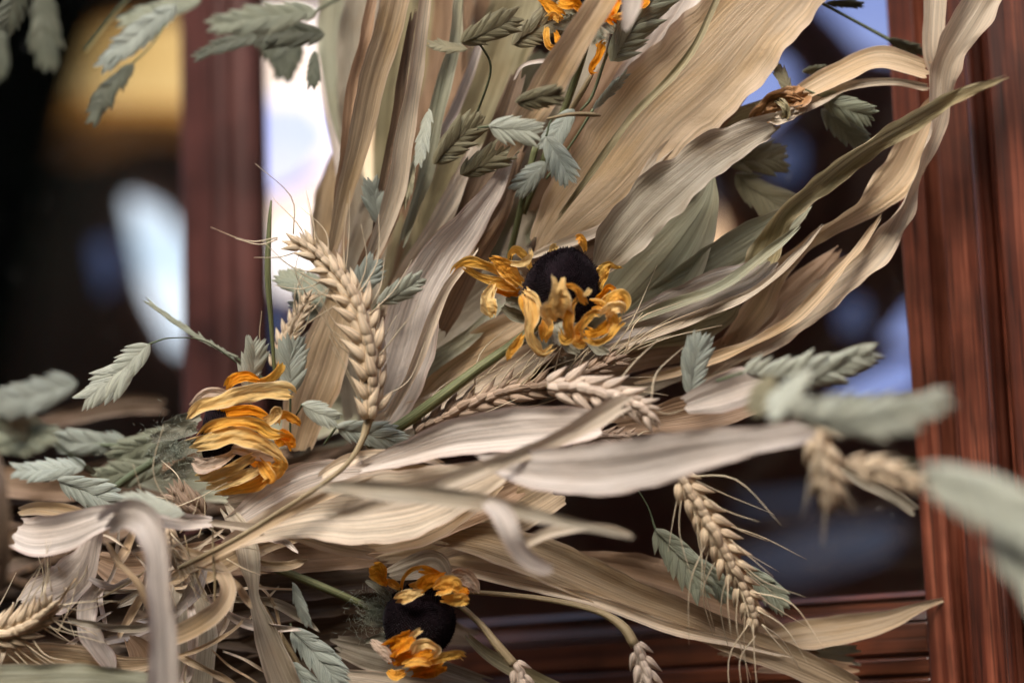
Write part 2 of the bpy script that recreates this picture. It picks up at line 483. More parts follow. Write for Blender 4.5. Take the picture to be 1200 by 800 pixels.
def extrude_profile(name, prof, axis, a, b, mat, back=-.004):
    """prof = list of (across, outward) points, open at the back; swept along the door's z (axis 2) or x (axis 0)"""
    pts = prof + [(prof[-1][0], back), (prof[0][0], back)]
    n = len(pts)
    V = []
    for e in (a, b):
        for (s, o) in pts:
            V.append((s, -o, e) if axis == 2 else (e, -o, s))
    F = [(i, (i + 1) % n, n + (i + 1) % n, n + i) for i in range(n)]
    F.append(tuple(range(n))[::-1]); F.append(tuple(range(n, 2 * n)))
    me = mesh(name, V, F, mat, smooth=False)
    o = link(name, me, door)
    bv = o.modifiers.new('bevel', 'BEVEL'); bv.width = 0.0006; bv.segments = 2; bv.limit_method = 'ANGLE'; bv.angle_limit = math.radians(25)
    return o


def arc(s0, o0, s1, o1, bulge, n=6):
    r = []
    for i in range(1, n):
        t = i / n
        r.append((s0 + (s1 - s0) * t, o0 + (o1 - o0) * t + bulge * math.sin(math.pi * t)))
    return r


sx = [hit(x, 400, .006)[0] for x in (1066, 1100, 1119, 1160, 1176, 1187, 1420)]
# glazing bead of the right stile: lip, flat, cove, flat, ridge
bead = [(sx[0], .0), (sx[0], .007), (sx[0] + .0006, .0085), (sx[1], .0095)] + arc(sx[1], .0095, sx[2], .0060, -.0042) + [(sx[2], .0085), (sx[2] + .0008, .011), (sx[3], .0115)]
extrude_profile('glazing_bead', bead, 2, ZB, ZT, wv)
ridge = [(sx[3] + .0002, .009), (sx[3] + .0003, .0125)] + arc(sx[3] + .0003, .0125, sx[4], .012, .0022) + [(sx[4], .008)]
extrude_profile('moulding', ridge, 2, ZB, ZT, wv)
st = [(sx[4] + .0002, .006), (sx[4] + .0004, .0075), (sx[5], .0080), (sx[5] + .0003, .0120), (sx[5] + .001, .0132), (sx[6], .0132)]
extrude_profile('stile', st, 2, ZB, ZT, wv)
# bottom rail, stepping down from the glass
XR, XL = sx[0] - .0003, -1.10
zy = [hit(1000, y, .004)[1] for y in (697, 703, 718, 724, 731, 768, 773, 792, 900)]
bd = [(zy[0], .0), (zy[0], .0035), (zy[1], .0045), (zy[1] - .0004, .0028), (zy[2], .0032)] + arc(zy[2], .0032, zy[3], .0062, .0012) + [(zy[4], .0068)]
extrude_profile('rail_bead', bd[::-1], 0, XL, XR, wh)
rl = [(zy[4] - .0003, .0052), (zy[4] - .0006, .0060), (zy[5], .0063), (zy[5] - .0003, .0045), (zy[6], .0045), (zy[6] - .0003, .0066), (zy[7], .0066), (zy[7] - .0004, .005), (zy[7] - .0012, .005), (zy[7] - .0016, .0064), (zy[8] - .02, .0064)]
extrude_profile('bottom_rail', rl[::-1], 0, XL, XR, wh)
# the muntin on the left
mx_ = [hit(x, 300, .006)[0] for x in (216, 220, 257, 261, 274, 284, 292)]
mu = [(mx_[0], .0), (mx_[0] + .0003, .006), (mx_[1], .009), (mx_[2], .0095), (mx_[2] + .0004, .0075), (mx_[3], .0075), (mx_[3] + .0004, .009)] + arc(mx_[3], .009, mx_[4], .007, .001) + [(mx_[4] + .0003, .0045), (mx_[5], .0035), (mx_[6], .0005)]
extrude_profile('muntin', mu, 2, zy[0] + .0005, ZT, wl)
# far stile beyond the left pane
extrude_profile('stile', [(-1.18, .0), (-1.18, .012), (-1.1002, .012), (-1.1002, .0)], 2, ZB, ZT, wv)

m, N, L = nodes('pane_glass')
gl = N('ShaderNodeBsdfGlossy'); gl.inputs['Roughness'].default_value = .015
tp = N('ShaderNodeBsdfTransparent'); tp.inputs[0].default_value = (.93, .95, .96, 1)
fr = N('ShaderNodeFresnel'); fr.inputs[0].default_value = 1.45
ms = N('ShaderNodeMixShader'); L(fr.outputs[0], ms.inputs[0]); L(tp.outputs[0], ms.inputs[1]); L(gl.outputs[0], ms.inputs[2])
tc = N('ShaderNodeTexCoord'); nn = N('ShaderNodeTexNoise'); nn.inputs['Scale'].default_value = 420; nn.inputs['Detail'].default_value = 2
L(tc.outputs['Object'], nn.inputs['Vector'])
rr = N('ShaderNodeMapRange'); rr.inputs[1].default_value = .73; rr.inputs[2].default_value = .80; rr.inputs[4].default_value = .5
L(nn.outputs['Fac'], rr.inputs[0])
df = N('ShaderNodeBsdfDiffuse'); df.inputs[0].default_value = (.35, .33, .32, 1)
m3 = N('ShaderNodeMixShader'); L(rr.outputs[0], m3.inputs[0]); L(ms.outputs[0], m3.inputs[1]); L(df.outputs[0], m3.inputs[2])
oo = N('ShaderNodeOutputMaterial'); L(m3.outputs[0], oo.inputs[0])
M['glass'] = m


def box(name, x0, x1, y0, y1, z0, z1, mat, parent):
    V = [(x, y, z) for x in (x0, x1) for y in (y0, y1) for z in (z0, z1)]
    F = [(0, 1, 3, 2), (4, 6, 7, 5), (0, 4, 5, 1), (2, 3, 7, 6), (0, 2, 6, 4), (1, 5, 7, 3)]
    return link(name, mesh(name, V, F, mat, smooth=False), parent)


box('glass_pane', mx_[6] + .0002, sx[0] - .0002, .001, .005, zy[0] + .0002, ZT - .01, M['glass'], door)
box('glass_pane', -1.10, mx_[0] - .0002, .001, .005, zy[0] + .0002, ZT - .01, M['glass'], door)

# ------------------------------------------------------------------ the dark hall behind the door glass, and added glow panels standing for reflections
hall = plain('hall_wall_paint', (.42, .21, .15), (.26, .13, .09), 6, .9, .1, vj=0)
HB = .60                                                  # depth of the hall niche behind the glass
wall = box('interior_wall', -3.2, .40, HB, HB + .02, -1.2, 1.3, hall, None)
for o_, args in (('interior_floor', (-3.2, .40, .022, HB, -1.22, -1.201)), ('interior_ceiling', (-3.2, .40, .022, HB, 1.301, 1.32)),
                 ('interior_side', (-3.22, -3.201, .022, HB, -.7, .8)), ('interior_side', (.401, .42, .022, HB, -.7, .8))):
    q = box(o_, *args, hall, None); q.location = O_; q.rotation_euler = (0, 0, yaw); tag(q, kind='structure')
wall.location = O_; wall.rotation_euler = (0, 0, yaw); tag(wall, kind='structure')
# solid wall round the door opening so that the daylight stays outside the hall
for args in ((-2.6, -1.1802, -.004, .022, -1.5, 1.6), (sx[6] + .0002, 1.2, -.004, .022, -1.5, 1.6), (-1.18, sx[6], -.004, .0215, ZT + .0002, 1.6), (-1.18, sx[6], -.004, .0215, -1.5, ZB - .0002)):
    q = box('house_wall', *args, hall, None); q.location = O_; q.rotation_euler = (0, 0, yaw); tag(q, kind='structure')


def shape_at(pxs, n=-HB + .004):
    return [hit(x, y, n) for x, y in pxs]


def glow_panel(pxs, mat, label, dz=0.0, name='reflection_panel', cat='glow_panel', group=None, smoothk=2):  # added glowing panel standing for a reflection in the pane
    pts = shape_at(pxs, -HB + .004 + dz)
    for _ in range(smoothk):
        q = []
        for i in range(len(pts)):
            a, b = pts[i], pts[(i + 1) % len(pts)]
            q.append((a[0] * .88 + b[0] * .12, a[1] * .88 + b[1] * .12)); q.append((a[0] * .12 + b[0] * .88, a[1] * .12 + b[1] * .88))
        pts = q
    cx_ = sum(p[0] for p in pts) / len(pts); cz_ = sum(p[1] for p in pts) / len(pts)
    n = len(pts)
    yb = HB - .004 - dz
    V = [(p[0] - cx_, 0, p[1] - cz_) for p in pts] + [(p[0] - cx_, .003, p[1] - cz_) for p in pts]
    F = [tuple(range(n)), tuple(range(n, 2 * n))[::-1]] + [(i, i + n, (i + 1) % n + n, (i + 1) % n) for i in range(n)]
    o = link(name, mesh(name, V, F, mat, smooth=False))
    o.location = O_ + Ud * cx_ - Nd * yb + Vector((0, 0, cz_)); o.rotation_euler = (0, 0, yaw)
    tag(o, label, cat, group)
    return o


g_white = glow_mat('reflection_white', (.42, .52, .62), (.66, .70, .76), 0.950)  # glowing colours stand for sky and warm reflections in the panes
g_pink = glow_mat('reflection_pink', (1.0, .72, .56), (1.0, .88, .84), 0.909)
g_blue = glow_mat('reflection_blue', (.55, .58, .98), (.68, .66, 1.0), 0.774)
g_peach = glow_mat('reflection_peach', (1.0, .62, .36), (1.0, .74, .46), 0.653)
g_amber = glow_mat('reflection_amber', (.80, .48, .16), (.95, .62, .25), 0.589)
g_brown = glow_mat('reflection_brown', (.20, .085, .025), (.14, .055, .018), 0.317)
g_amb2 = glow_mat('reflection_orange', (.50, .23, .055), (.38, .16, .035), 0.756)
g_sky = glow_mat('reflection_sky', (.34, .42, .85), (.42, .50, .92), 0.396)
g_dim = glow_mat('reflection_dim', (.10, .13, .26), (.06, .08, .16), 0.396)
g_grey = glow_mat('reflection_grey', (.05, .055, .08), (.035, .035, .05), 0.475)
LB = 'patch of {} light standing for a reflection in the door glass {}'
glow_panel([(146, 228), (182, 240), (232, 300), (236, 408), (204, 410), (170, 345)], g_white, 'glowing white panel standing for a reflection in the left glass pane', smoothk=1)
glow_panel([(108, 285), (130, 280), (135, 330), (118, 345)], g_dim, 'small dim reflection panel beside the white one in the left pane')
glow_panel([(-10, 50), (90, 40), (250, 20), (250, 120), (120, 118), (0, 100)], g_amber, 'amber glowing panel standing for a warm reflection at the top of the left glass pane', name='lit_reflection_panel')
glow_panel([(-90, 60), (260, 60), (260, 178), (180, 165), (100, 195), (-90, 170)], g_brown, 'dull brown glowing strip under the amber reflection panel', dz=-.003, name='lit_reflection_panel')
glow_panel([(-40, 30), (250, 20), (250, 138), (140, 132), (60, 152), (-50, 120)], g_amb2, 'deep orange glowing strip round the amber reflection panel', dz=-.0015, name='lit_reflection_panel')
glow_panel([(280, 10), (410, 10), (410, 200), (280, 200)], g_pink, 'pinkish white top of the bright reflection panels behind the wreath', name='lit_reflection_panel')
glow_panel([(280, 121), (360, 118), (390, 160), (350, 215), (280, 240)], g_blue, 'lilac blue middle of the bright reflection panels behind the wreath', name='lit_reflection_panel', dz=.004)
glow_panel([(300, 247), (352, 226), (410, 192), (425, 340), (320, 345)], g_pink, 'peach pink lower part of the bright reflection panels', name='lit_reflection_panel', dz=.0005)
glow_panel([(412, 60), (540, 60), (540, 230), (440, 260), (412, 230)], g_peach, 'yellow peach reflection panel showing through gaps between upper husks', name='lit_reflection_panel')
glow_panel([(745, 215), (830, 235), (858, 310), (830, 372), (745, 372)], g_peach, 'orange reflection panel showing between the green husks', name='lit_reflection_panel')
glow_panel([(280, 350), (330, 350), (330, 430), (290, 440)], g_dim, 'dim blue reflection panel low beside the muntin')
glow_panel([(905, 60), (930, 85), (925, 120), (880, 160), (825, 165), (820, 120)], g_sky, 'sky blue reflection panel below the big tan husk')
glow_panel([(945, -10), (1060, -30), (1070, 30), (1050, 68), (1010, 60), (985, 30)], g_sky, 'sky blue reflection panel at the top right of the pane')
glow_panel([(905, 170), (935, 165), (935, 210), (900, 205)], g_dim, 'deep blue reflection spot behind the green oats')
glow_panel([(1035, 400), (1075, 350), (1075, 405)], g_sky, 'pale blue wedge shaped reflection panel beside the door stile', smoothk=1)
glow_panel([(975, 462), (1075, 410), (1075, 455), (1000, 480)], g_sky, 'pale blue low reflection panel beside the door stile', smoothk=1)
glow_panel([(985, 355), (1010, 350), (1012, 385), (985, 388)], g_dim, 'small dim blue reflection panel right of the lower husks')
glow_panel([(945, 335), (980, 310), (985, 320), (950, 345)], g_dim, 'narrow dim blue reflection panel behind the lower husks')
glow_panel([(850, 655), (960, 615), (1060, 610), (1040, 650), (920, 690)], g_grey, 'faint grey reflection patch low in the pane')
glow_panel([(860, 585), (960, 575), (950, 595), (870, 600)], g_grey, 'faint grey reflection streak above the low patch')
glow_panel([(745, 205), (815, 190), (835, 230), (830, 260), (780, 300)], g_grey, 'grey dim reflection patch behind the wavy husk', dz=.001)

# unseen dark bumpy wall behind the camera, added to cut sky reflections in the panes
hm = plain('blocker_green', (.11, .11, .06), (.05, .05, .03), 6, .9, .1, vj=0)  # added blocker, never in view; only its dark reflection shows
R = random.Random(5)
V = []
for i in range(60):
    for j in range(16):
        a_ = math.radians(90 + i * 200 / 59)
        rad = 5.0 + R.uniform(-.25, .25)
        V.append((rad * math.sin(a_ + math.pi / 2 - math.pi / 2) , rad * math.cos(a_) , j / 15 * (5.6 + .4 * math.sin(i * .7)) + R.uniform(-.1, .1)))
reflection_blocker = link('reflection_blocker', mesh('reflection_blocker', [(p[0], p[1] - .6, p[2] - .3) for p in V], grid_faces(60, 16), hm))
tag(reflection_blocker, kind='structure')
# ------------------------------------------------------------------ corn husks
def husk(label, mat, pts, group=None, seed=None, **k):
    husk.n += 1
    pts = [(p[0], p[1], p[2] * 1.45 if (p[2] > 2.3 and p[0] < 650 and p[1] < 560) else p[2], *p[3:]) for p in pts]
    o = ribbon('corn_husk', pts, M[mat], seed=seed if seed is not None else husk.n * 7 + 3, **k)
    tag(o, label, 'husk', group)
    return o


husk.n = 0
# --- right upper fan
husk('big broad tan husk fanning from the middle flower to the top edge', 'tan',
     [(628, 302, 1.2, 26, 0), (668, 250, 1.0, 78, 5), (722, 190, .8, 112, 8), (782, 122, .7, 120, 8), (850, 52, .8, 122, 5), (925, -20, 1.2, 96, 0), (985, -80, 1.6, 70, 0)], cup=.10, ruffle=.03, ribs=.014, wob=2, seed=5)
husk('brown underfold running along the lower edge of the big tan husk', 'brown',
     [(640, 296, 1.9, 10, 0), (700, 268, 1.7, 30, 20), (755, 218, 1.6, 42, 25), (805, 165, 1.7, 44, 20), (860, 110, 1.8, 30, 20), (900, 60, 2, 16, 0)], cup=-.12, ruffle=.08)
husk('pale curled lip under the big tan husk above the middle flower', 'pale',
     [(612, 305, .7, 5, 0), (660, 285, .6, 13, 25), (712, 262, .6, 15, 35), (742, 232, .6, 13, 30), (768, 190, .65, 16, 25), (800, 158, .8, 12, 20), (850, 120, 1, 8, 0)], cup=.25, ruffle=.06)
husk('dull brown husk in shade between the lip and the middle flower', 'brown',
     [(600, 330, 2.2, 30, 0), (660, 305, 2.1, 50, 0), (720, 272, 2.2, 48, 0), (770, 225, 2.3, 30, 0), (830, 175, 2.4, 20, 0)])
husk('grey brown wavy edged husk leading up to the dried knot', 'grey',
     [(700, 318, .4, 24, 0), (724, 285, -.2, 52, 10), (768, 232, -.5, 62, 12), (820, 190, -.5, 52, 10), (870, 162, -.1, 40, 5), (915, 142, .8, 20, 0)], cup=.14, ruffle=.10, edgewave=.06, seed=12)
husk('brown folded husk lying behind the wavy husk below the knot', 'olive',
     [(740, 232, 2.0, 20, 0), (800, 182, 1.9, 30, 0), (850, 150, 1.8, 34, 0), (905, 125, 1.7, 26, 0)], ruffle=.1)
husk('tan folded husk running from the knot to the door stile', 'tan',
     [(910, 134, 1.4, 12, 0), (940, 108, 1.2, 24, 30), (985, 84, 1.1, 30, 35), (1035, 68, 1.1, 30, 30), (1092, 84, 1.1, 22, 10)], cup=.2, ruffle=.03, wob=1)
husk('thin pale husk strip under the folded one reaching the crossing strips', 'pale',
     [(918, 138, 1.2, 12, 0), (955, 118, 1.1, 16, 30), (990, 101, 1.1, 12, 30), (1040, 96, 1.1, 9, 0), (1092, 104, 1.2, 9, 0)], cup=.2)
husk('long pale husk sweeping from the top right corner down to the lower middle', 'pale',
     [(1178, -50, .2, 46, 0), (1140, 18, .4, 44, 10), (1108, 78, .6, 36, 25), (1099, 140, .8, 30, 40), (1082, 205, .8, 20, 60), (1048, 266, .8, 30, 30), (1000, 318, .9, 38, -15), (932, 372, 1.1, 40, 15), (868, 416, 1.5, 26, 35), (800, 452, 2, 16, 0)], cup=.24, ruffle=.07, edgewave=.07, wob=3, seed=21)
husk('upright pale husk strip at the top beside the corner strip', 'pale',
     [(1097, -40, .9, 27, 0), (1096, 10, .9, 27, 8), (1094, 60, 1.0, 25, 5), (1100, 92, 1.3, 14, 0)], cup=.2, ruffle=.02, wob=.6)
husk('tan husk bending inward from the crossing strips to the lower leaves', 'tan',
     [(1104, 108, 1.4, 20, 0), (1078, 158, 1.3, 40, 10), (1052, 208, 1.3, 46, 0), (1018, 243, 1.3, 36, 30), (965, 272, 1.4, 20, 45), (918, 312, 1.6, 22, 20), (890, 360, 1.9, 34, 5), (850, 408, 2.3, 20, 0)], cup=.15, ruffle=.06, edgewave=.05, seed=31)
husk('narrow husk with a brown blurred tip crossing in front of the stile', 'olive',
     [(1182, 90, -2.4, 5, 0), (1140, 106, -1.9, 12, 0), (1095, 126, -1.2, 20, 0), (1040, 160, -.5, 26, 30), (980, 208, 0, 30, 35), (925, 245, .3, 24, 30), (905, 276, .6, 30, 10), (892, 306, .7, 36, 0), (872, 330, .8, 16, 0)], cup=.30, ruffle=.08, edgewave=.08, wob=2.5, seed=33)
husk('green veined husk spreading below the narrow brown tipped one', 'green',
     [(950, 238, .9, 12, 0), (905, 270, .8, 44, 5), (858, 300, .8, 58, 8), (812, 328, .9, 46, 5), (765, 350, 1.1, 22, 0), (725, 368, 1.4, 10, 0)], cup=.12, ruffle=.03, seed=35)
husk('whitish husk with a torn end below the green veined husk', 'white',
     [(905, 300, .4, 26, 0), (880, 322, .5, 34, 0), (838, 338, .5, 44, 8), (790, 362, .6, 44, 10), (742, 382, .8, 34, 5), (690, 402, 1.2, 18, 0)], jag=.10, cup=.12, ruffle=.05, seed=36)
husk('olive husk with a rounded end under the whitish torn husk', 'olive',
     [(862, 352, 1.3, 16, 0), (846, 366, 1.2, 36, 0), (812, 378, 1.2, 44, 8), (768, 390, 1.3, 36, 5), (715, 402, 1.6, 20, 0)], cup=.16, ruffle=.03, jag=.02)
husk('wide grey green husk rising to a point right of the middle flower', 'green',
     [(836, 205, 1.2, 4, 0), (826, 240, 1.0, 36, 0), (800, 278, .9, 76, 0), (766, 318, .9, 98, 5), (728, 358, 1.1, 84, 5), (690, 392, 1.5, 40, 0)], cup=.10, ruffle=.02, jag=0, seed=38)
husk('dark brown husk lying under the olive rounded husk', 'brown',
     [(850, 424, 2.4, 10, 0), (808, 412, 2.2, 26, 0), (750, 416, 2.2, 34, 0), (690, 436, 2.4, 28, 0), (640, 462, 2.8, 20, 0)])
husk('mauve tinted husk right of the dark one under the long pale sweep', 'brown',
     [(985, 290, 2.4, 8, 0), (945, 335, 2.2, 40, 0), (905, 378, 2.2, 52, 0), (858, 410, 2.3, 40, 0), (800, 438, 2.6, 22, 0)], seed=44)
husk('grey tapering husk low between the wheat and the upright oat spikelet', 'grey',
     [(830, 432, 2.2, 8, 0), (790, 440, 2.0, 20, 0), (740, 456, 2.0, 26, 0), (690, 470, 2.2, 20, 0)])
husk('brown husk flank behind the foot of the upright oat spikelet', 'brown',
     [(905, 470, -.6, 14, 0), (860, 472, -.6, 44, 0), (812, 482, -.5, 46, 0), (760, 494, -.2, 30, 0), (715, 500, .2, 18, 0)], ruffle=.04)
husk('pinkish blurred husk end right of the upright oat spikelet', 'white',
     [(905, 442, -3.0, 14, 0), (870, 452, -2.8, 44, 0), (838, 462, -2.4, 42, 0), (800, 476, -2, 20, 0)])
husk('thin pale strand sweeping right along the whitish torn husk', 'pale',
     [(690, 412, 1.0, 5, 0), (760, 394, .4, 11, 20), (830, 366, .1, 13, -20), (890, 336, .1, 10, 30), (935, 296, .4, 8, 0), (965, 262, .8, 3, 0)], cup=.3, ruffle=.08, wob=2.5)
husk('narrow twisted tan strand between the long sweep and the dark pane', 'tan',
     [(740, 448, 1.4, 6, 0), (820, 428, .9, 14, 20), (890, 396, .7, 14, 50), (950, 352, .6, 16, 10), (1000, 300, .7, 12, 45), (1034, 250, 1.0, 4, 0)], cup=.3, ruffle=.08, wob=2.5)
husk('narrow curled green strand under the green veined husk', 'green',
     [(720, 384, 1.0, 6, 0), (790, 356, .4, 14, 15), (850, 330, .3, 14, 40), (905, 292, .2, 12, 10), (940, 262, .4, 4, 0)], cup=.3, ruffle=.08, wob=2)
husk('thin ochre strand lying along the big tan husk', 'olive',
     [(650, 262, .3, 4, 0), (700, 190, -.1, 9, 20), (760, 120, -.2, 11, 40), (815, 50, -.1, 9, 10), (850, -20, .2, 7, 0)], cup=.3, ruffle=.06, wob=2.5)
# --- centre and left upper
husk('pale lavender husk curving down from the oats to the wheat', 'white',
     [(603, 168, .6, 8, 0), (584, 215, .6, 20, 20), (552, 262, .5, 40, 15), (518, 300, .5, 52, 5), (492, 345, .6, 58, -5), (478, 400, .8, 70, -8), (462, 450, 1, 66, 0), (440, 500, 1.4, 40, 0)], cup=.14, ruffle=.03, seed=51)
husk('thin brown folded edge beside the pale lavender husk', 'brown',
     [(615, 170, .9, 8, 0), (600, 215, .9, 10, 20), (580, 262, .9, 26, 20), (548, 305, 1.0, 46, 15), (524, 350, 1.2, 44, 10), (510, 392, 1.5, 24, 0)], cup=-.15, ruffle=.04, seed=52)
husk('broad brown grey husk left of the middle flower', 'grey',
     [(640, 300, 2.4, 30, 0), (590, 335, 2.1, 66, 0), (545, 375, 2.0, 76, 0), (500, 425, 2.1, 70, 0), (460, 475, 2.4, 46, 0)], cup=.10, ruffle=.02, seed=53)
husk('tan husk below the broad one beside the green flower stem', 'tan',
     [(628, 370, 1.6, 30, 0), (580, 395, 1.5, 44, 0), (540, 420, 1.5, 36, 0), (495, 462, 1.7, 28, 0), (455, 502, 2.0, 16, 0)], cup=.12, seed=54)
husk('pale husk under the green flower stem', 'pale',
     [(650, 402, 1.1, 22, 0), (600, 430, 1.0, 36, 0), (550, 456, 1.0, 28, 0), (490, 482, 1.2, 30, 0), (430, 505, 1.5, 26, 0)], cup=.12, seed=56)
husk('reddish tan upright husk strip at the upper left of the fan', 'tan',
     [(470, -40, .6, 34, 0), (456, 30, .6, 34, 10), (436, 100, .7, 32, 15), (420, 165, .9, 27, 12), (404, 230, 1.2, 20, 5), (388, 300, 1.5, 12, 0)], cup=.18, ruffle=.02, seed=57)
husk('narrow pale grey upright strip right of the reddish tan one', 'pale',
     [(502, -30, .3, 13, 0), (494, 40, .3, 17, 20), (484, 100, .4, 20, 25), (476, 155, .5, 22, 10), (467, 210, .7, 24, 0), (452, 258, .9, 22, -10), (432, 310, 1.2, 14, 0)], cup=.25, ruffle=.05, seed=58)
husk('wide flat grey green husk behind the narrow strips at the top', 'green',
     [(520, -40, 4.4, 74, 0), (518, 40, 4.2, 72, 0), (512, 120, 4.0, 66, 0), (500, 200, 4.0, 56, 0), (482, 290, 4.0, 44, 0), (462, 370, 4, 30, 0)], cup=.06, seed=59)
husk('olive tan husk with a bright folded edge right of the wide flat one', 'olive',
     [(618, -30, 2.8, 66, 0), (592, 50, 2.7, 66, 0), (562, 125, 2.7, 58, 0), (535, 195, 2.8, 50, 0), (505, 270, 3.0, 44, 0), (470, 345, 3.3, 30, 0)], cup=.12, seed=60)
husk('bright folded husk edge beside the olive tan husk', 'white',
     [(570, 30, 2.3, 7, 0), (552, 80, 2.2, 12, 30), (533, 125, 2.2, 14, 30), (515, 170, 2.2, 12, 20), (500, 220, 2.5, 8, 0)], cup=.2)
husk('olive green husk at the left rim of the fan', 'green',
     [(398, -40, 5.0, 44, 0), (394, 40, 4.8, 46, 0), (398, 110, 4.6, 36, 0), (406, 180, 4.5, 22, 0), (408, 250, 4.4, 12, 0)], cup=.1)
husk('grey brown husk between the left rim and the reddish strip', 'grey',
     [(430, -40, 4.0, 40, 0), (418, 50, 4.0, 42, 0), (410, 130, 4.0, 30, 0), (414, 200, 4.1, 24, 0), (425, 280, 4.2, 36, 0)], cup=.1)
husk('rusty tan husk stub standing against the bright reflection gap', 'tan',
     [(392, 175, 3.4, 4, 0), (384, 215, 3.3, 20, 0), (378, 255, 3.3, 28, 0), (380, 300, 3.4, 26, 0), (388, 345, 3.6, 16, 0)], ruffle=.1, edgewave=.1)
husk('thin pale blade standing beside the rusty stub', 'white',
     [(372, 60, 3, 3, 0), (384, 130, 2.8, 6, 0), (396, 190, 2.7, 11, 0), (399, 240, 2.8, 7, 0), (396, 300, 3, 4, 0)], cup=.2)
husk('blurred tan husk crossing in front of the topmost flower', 'tan',
     [(722, -30, -2.2, 34, 0), (694, 18, -2.2, 32, 10), (668, 60, -2.0, 36, 8), (640, 105, -1.6, 40, 0), (612, 145, -1.2, 34, 0), (588, 182, -.4, 24, 0)], cup=.14, ruffle=.03, seed=66)
husk('blurred pinkish husk tip hanging over the topmost flower', 'white',
     [(742, -30, -4.2, 26, 0), (742, 0, -4.2, 24, 0), (737, 22, -4.2, 16, 0), (732, 36, -4.1, 5, 0)], jag=.02)
husk('small curled white husk sliver left of the blurred tan husk', 'white',
     [(602, 95, -.8, 2, 0), (612, 78, -.9, 4, 20), (632, 72, -1.0, 5, 20), (652, 72, -1.2, 6, 0)], ruffle=.02, ribs=0, wob=.4)
husk('grey pink husk leaning beside the large sharp oat spikelet', 'white',
     [(830, -40, 1.6, 40, 0), (790, 20, 1.5, 40, 0), (755, 70, 1.5, 36, 0), (722, 120, 1.6, 34, 0), (690, 175, 1.8, 26, 0), (668, 215, 2, 14, 0)], cup=.12, seed=69)
husk('brown shaded husk right of the topmost flower', 'brown',
     [(770, -20, 2.8, 30, 0), (735, 60, 2.7, 40, 0), (695, 130, 2.7, 40, 0), (650, 200, 2.9, 34, 0), (620, 260, 3.2, 24, 0)])
husk('greenish husk behind the olive oat spikelets', 'green',
     [(650, 60, 3.4, 40, 0), (600, 140, 3.2, 54, 0), (560, 205, 3.1, 54, 0), (515, 275, 3.1, 46, 0), (475, 345, 3.3, 36, 0)], cup=.1)
husk('pale strip running down from the olive oats to the wheat ear', 'pale',
     [(565, 165, 2.4, 20, 0), (538, 220, 2.3, 26, 10), (505, 275, 2.3, 22, 10), (475, 320, 2.4, 18, 0), (450, 370, 2.6, 12, 0)], cup=.15)
husk('rust brown twisted husk low in the left of the fan', 'brown',
     [(472, 232, 1.5, 6, 0), (455, 262, 1.4, 20, 10), (436, 300, 1.4, 26, 20), (424, 345, 1.5, 22, 0), (418, 390, 1.8, 12, 0)])
husk('grey upright husk behind the wheat ear', 'grey',
     [(450, 210, 2.8, 30, 0), (432, 280, 2.7, 44, 0), (420, 350, 2.7, 50, 0), (418, 430, 2.8, 44, 0), (420, 500, 3, 30, 0)])
husk('broad tan husk between the left flower and the wheat ear', 'tan',
     [(402, 330, 1.7, 22, 0), (394, 375, 1.5, 44, 0), (380, 420, 1.4, 58, 0), (360, 470, 1.4, 56, 0), (345, 530, 1.6, 34, 0)], cup=.14, seed=75)
husk('narrow dried green blade lying under the green flower stem', 'green',
     [(590, 350, 2.0, 10, 0), (550, 395, 1.4, 18, 0), (500, 432, 1.3, 20, 0), (455, 470, 1.4, 14, 0)])
husk('narrow green grey strand rising between the pale strip and the olives', 'green',
     [(540, -20, 1.6, 10, 0), (530, 60, 1.4, 18, 30), (512, 140, 1.3, 20, -20), (494, 215, 1.4, 18, 30), (470, 290, 1.7, 8, 0)], cup=.3, ruffle=.07, wob=2.5)
husk('thin brown twisted strand behind the reddish tan strip', 'brown',
     [(440, -20, 1.8, 10, 0), (424, 60, 1.5, 16, 40), (410, 140, 1.5, 16, 10), (398, 210, 1.7, 12, 40), (392, 270, 2, 5, 0)], cup=.3, ruffle=.08, wob=2.5)
husk('pale folded strand crossing in front of the lavender husk foot', 'pale',
     [(560, 290, .1, 4, 0), (524, 340, -.2, 12, 30), (500, 392, -.3, 15, 10), (478, 445, -.2, 14, 40), (450, 495, .1, 8, 0)], cup=.3, ruffle=.07, wob=2)
husk('dark folded strand coloured as shade beside the pale strip at the top centre', 'dark',  # dark colour stands for shadow between the fan husks
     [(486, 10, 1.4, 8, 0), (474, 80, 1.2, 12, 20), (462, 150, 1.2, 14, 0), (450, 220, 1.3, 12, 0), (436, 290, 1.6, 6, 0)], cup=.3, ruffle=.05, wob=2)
husk('dark husk strip coloured as shade in the gap right of the bright folded edge', 'dark',  # dark strip put in for the shadow of this gap
     [(610, 80, 1.8, 16, 0), (586, 150, 1.7, 26, 0), (560, 215, 1.8, 24, 0), (530, 280, 2.1, 12, 0)], cup=.2)
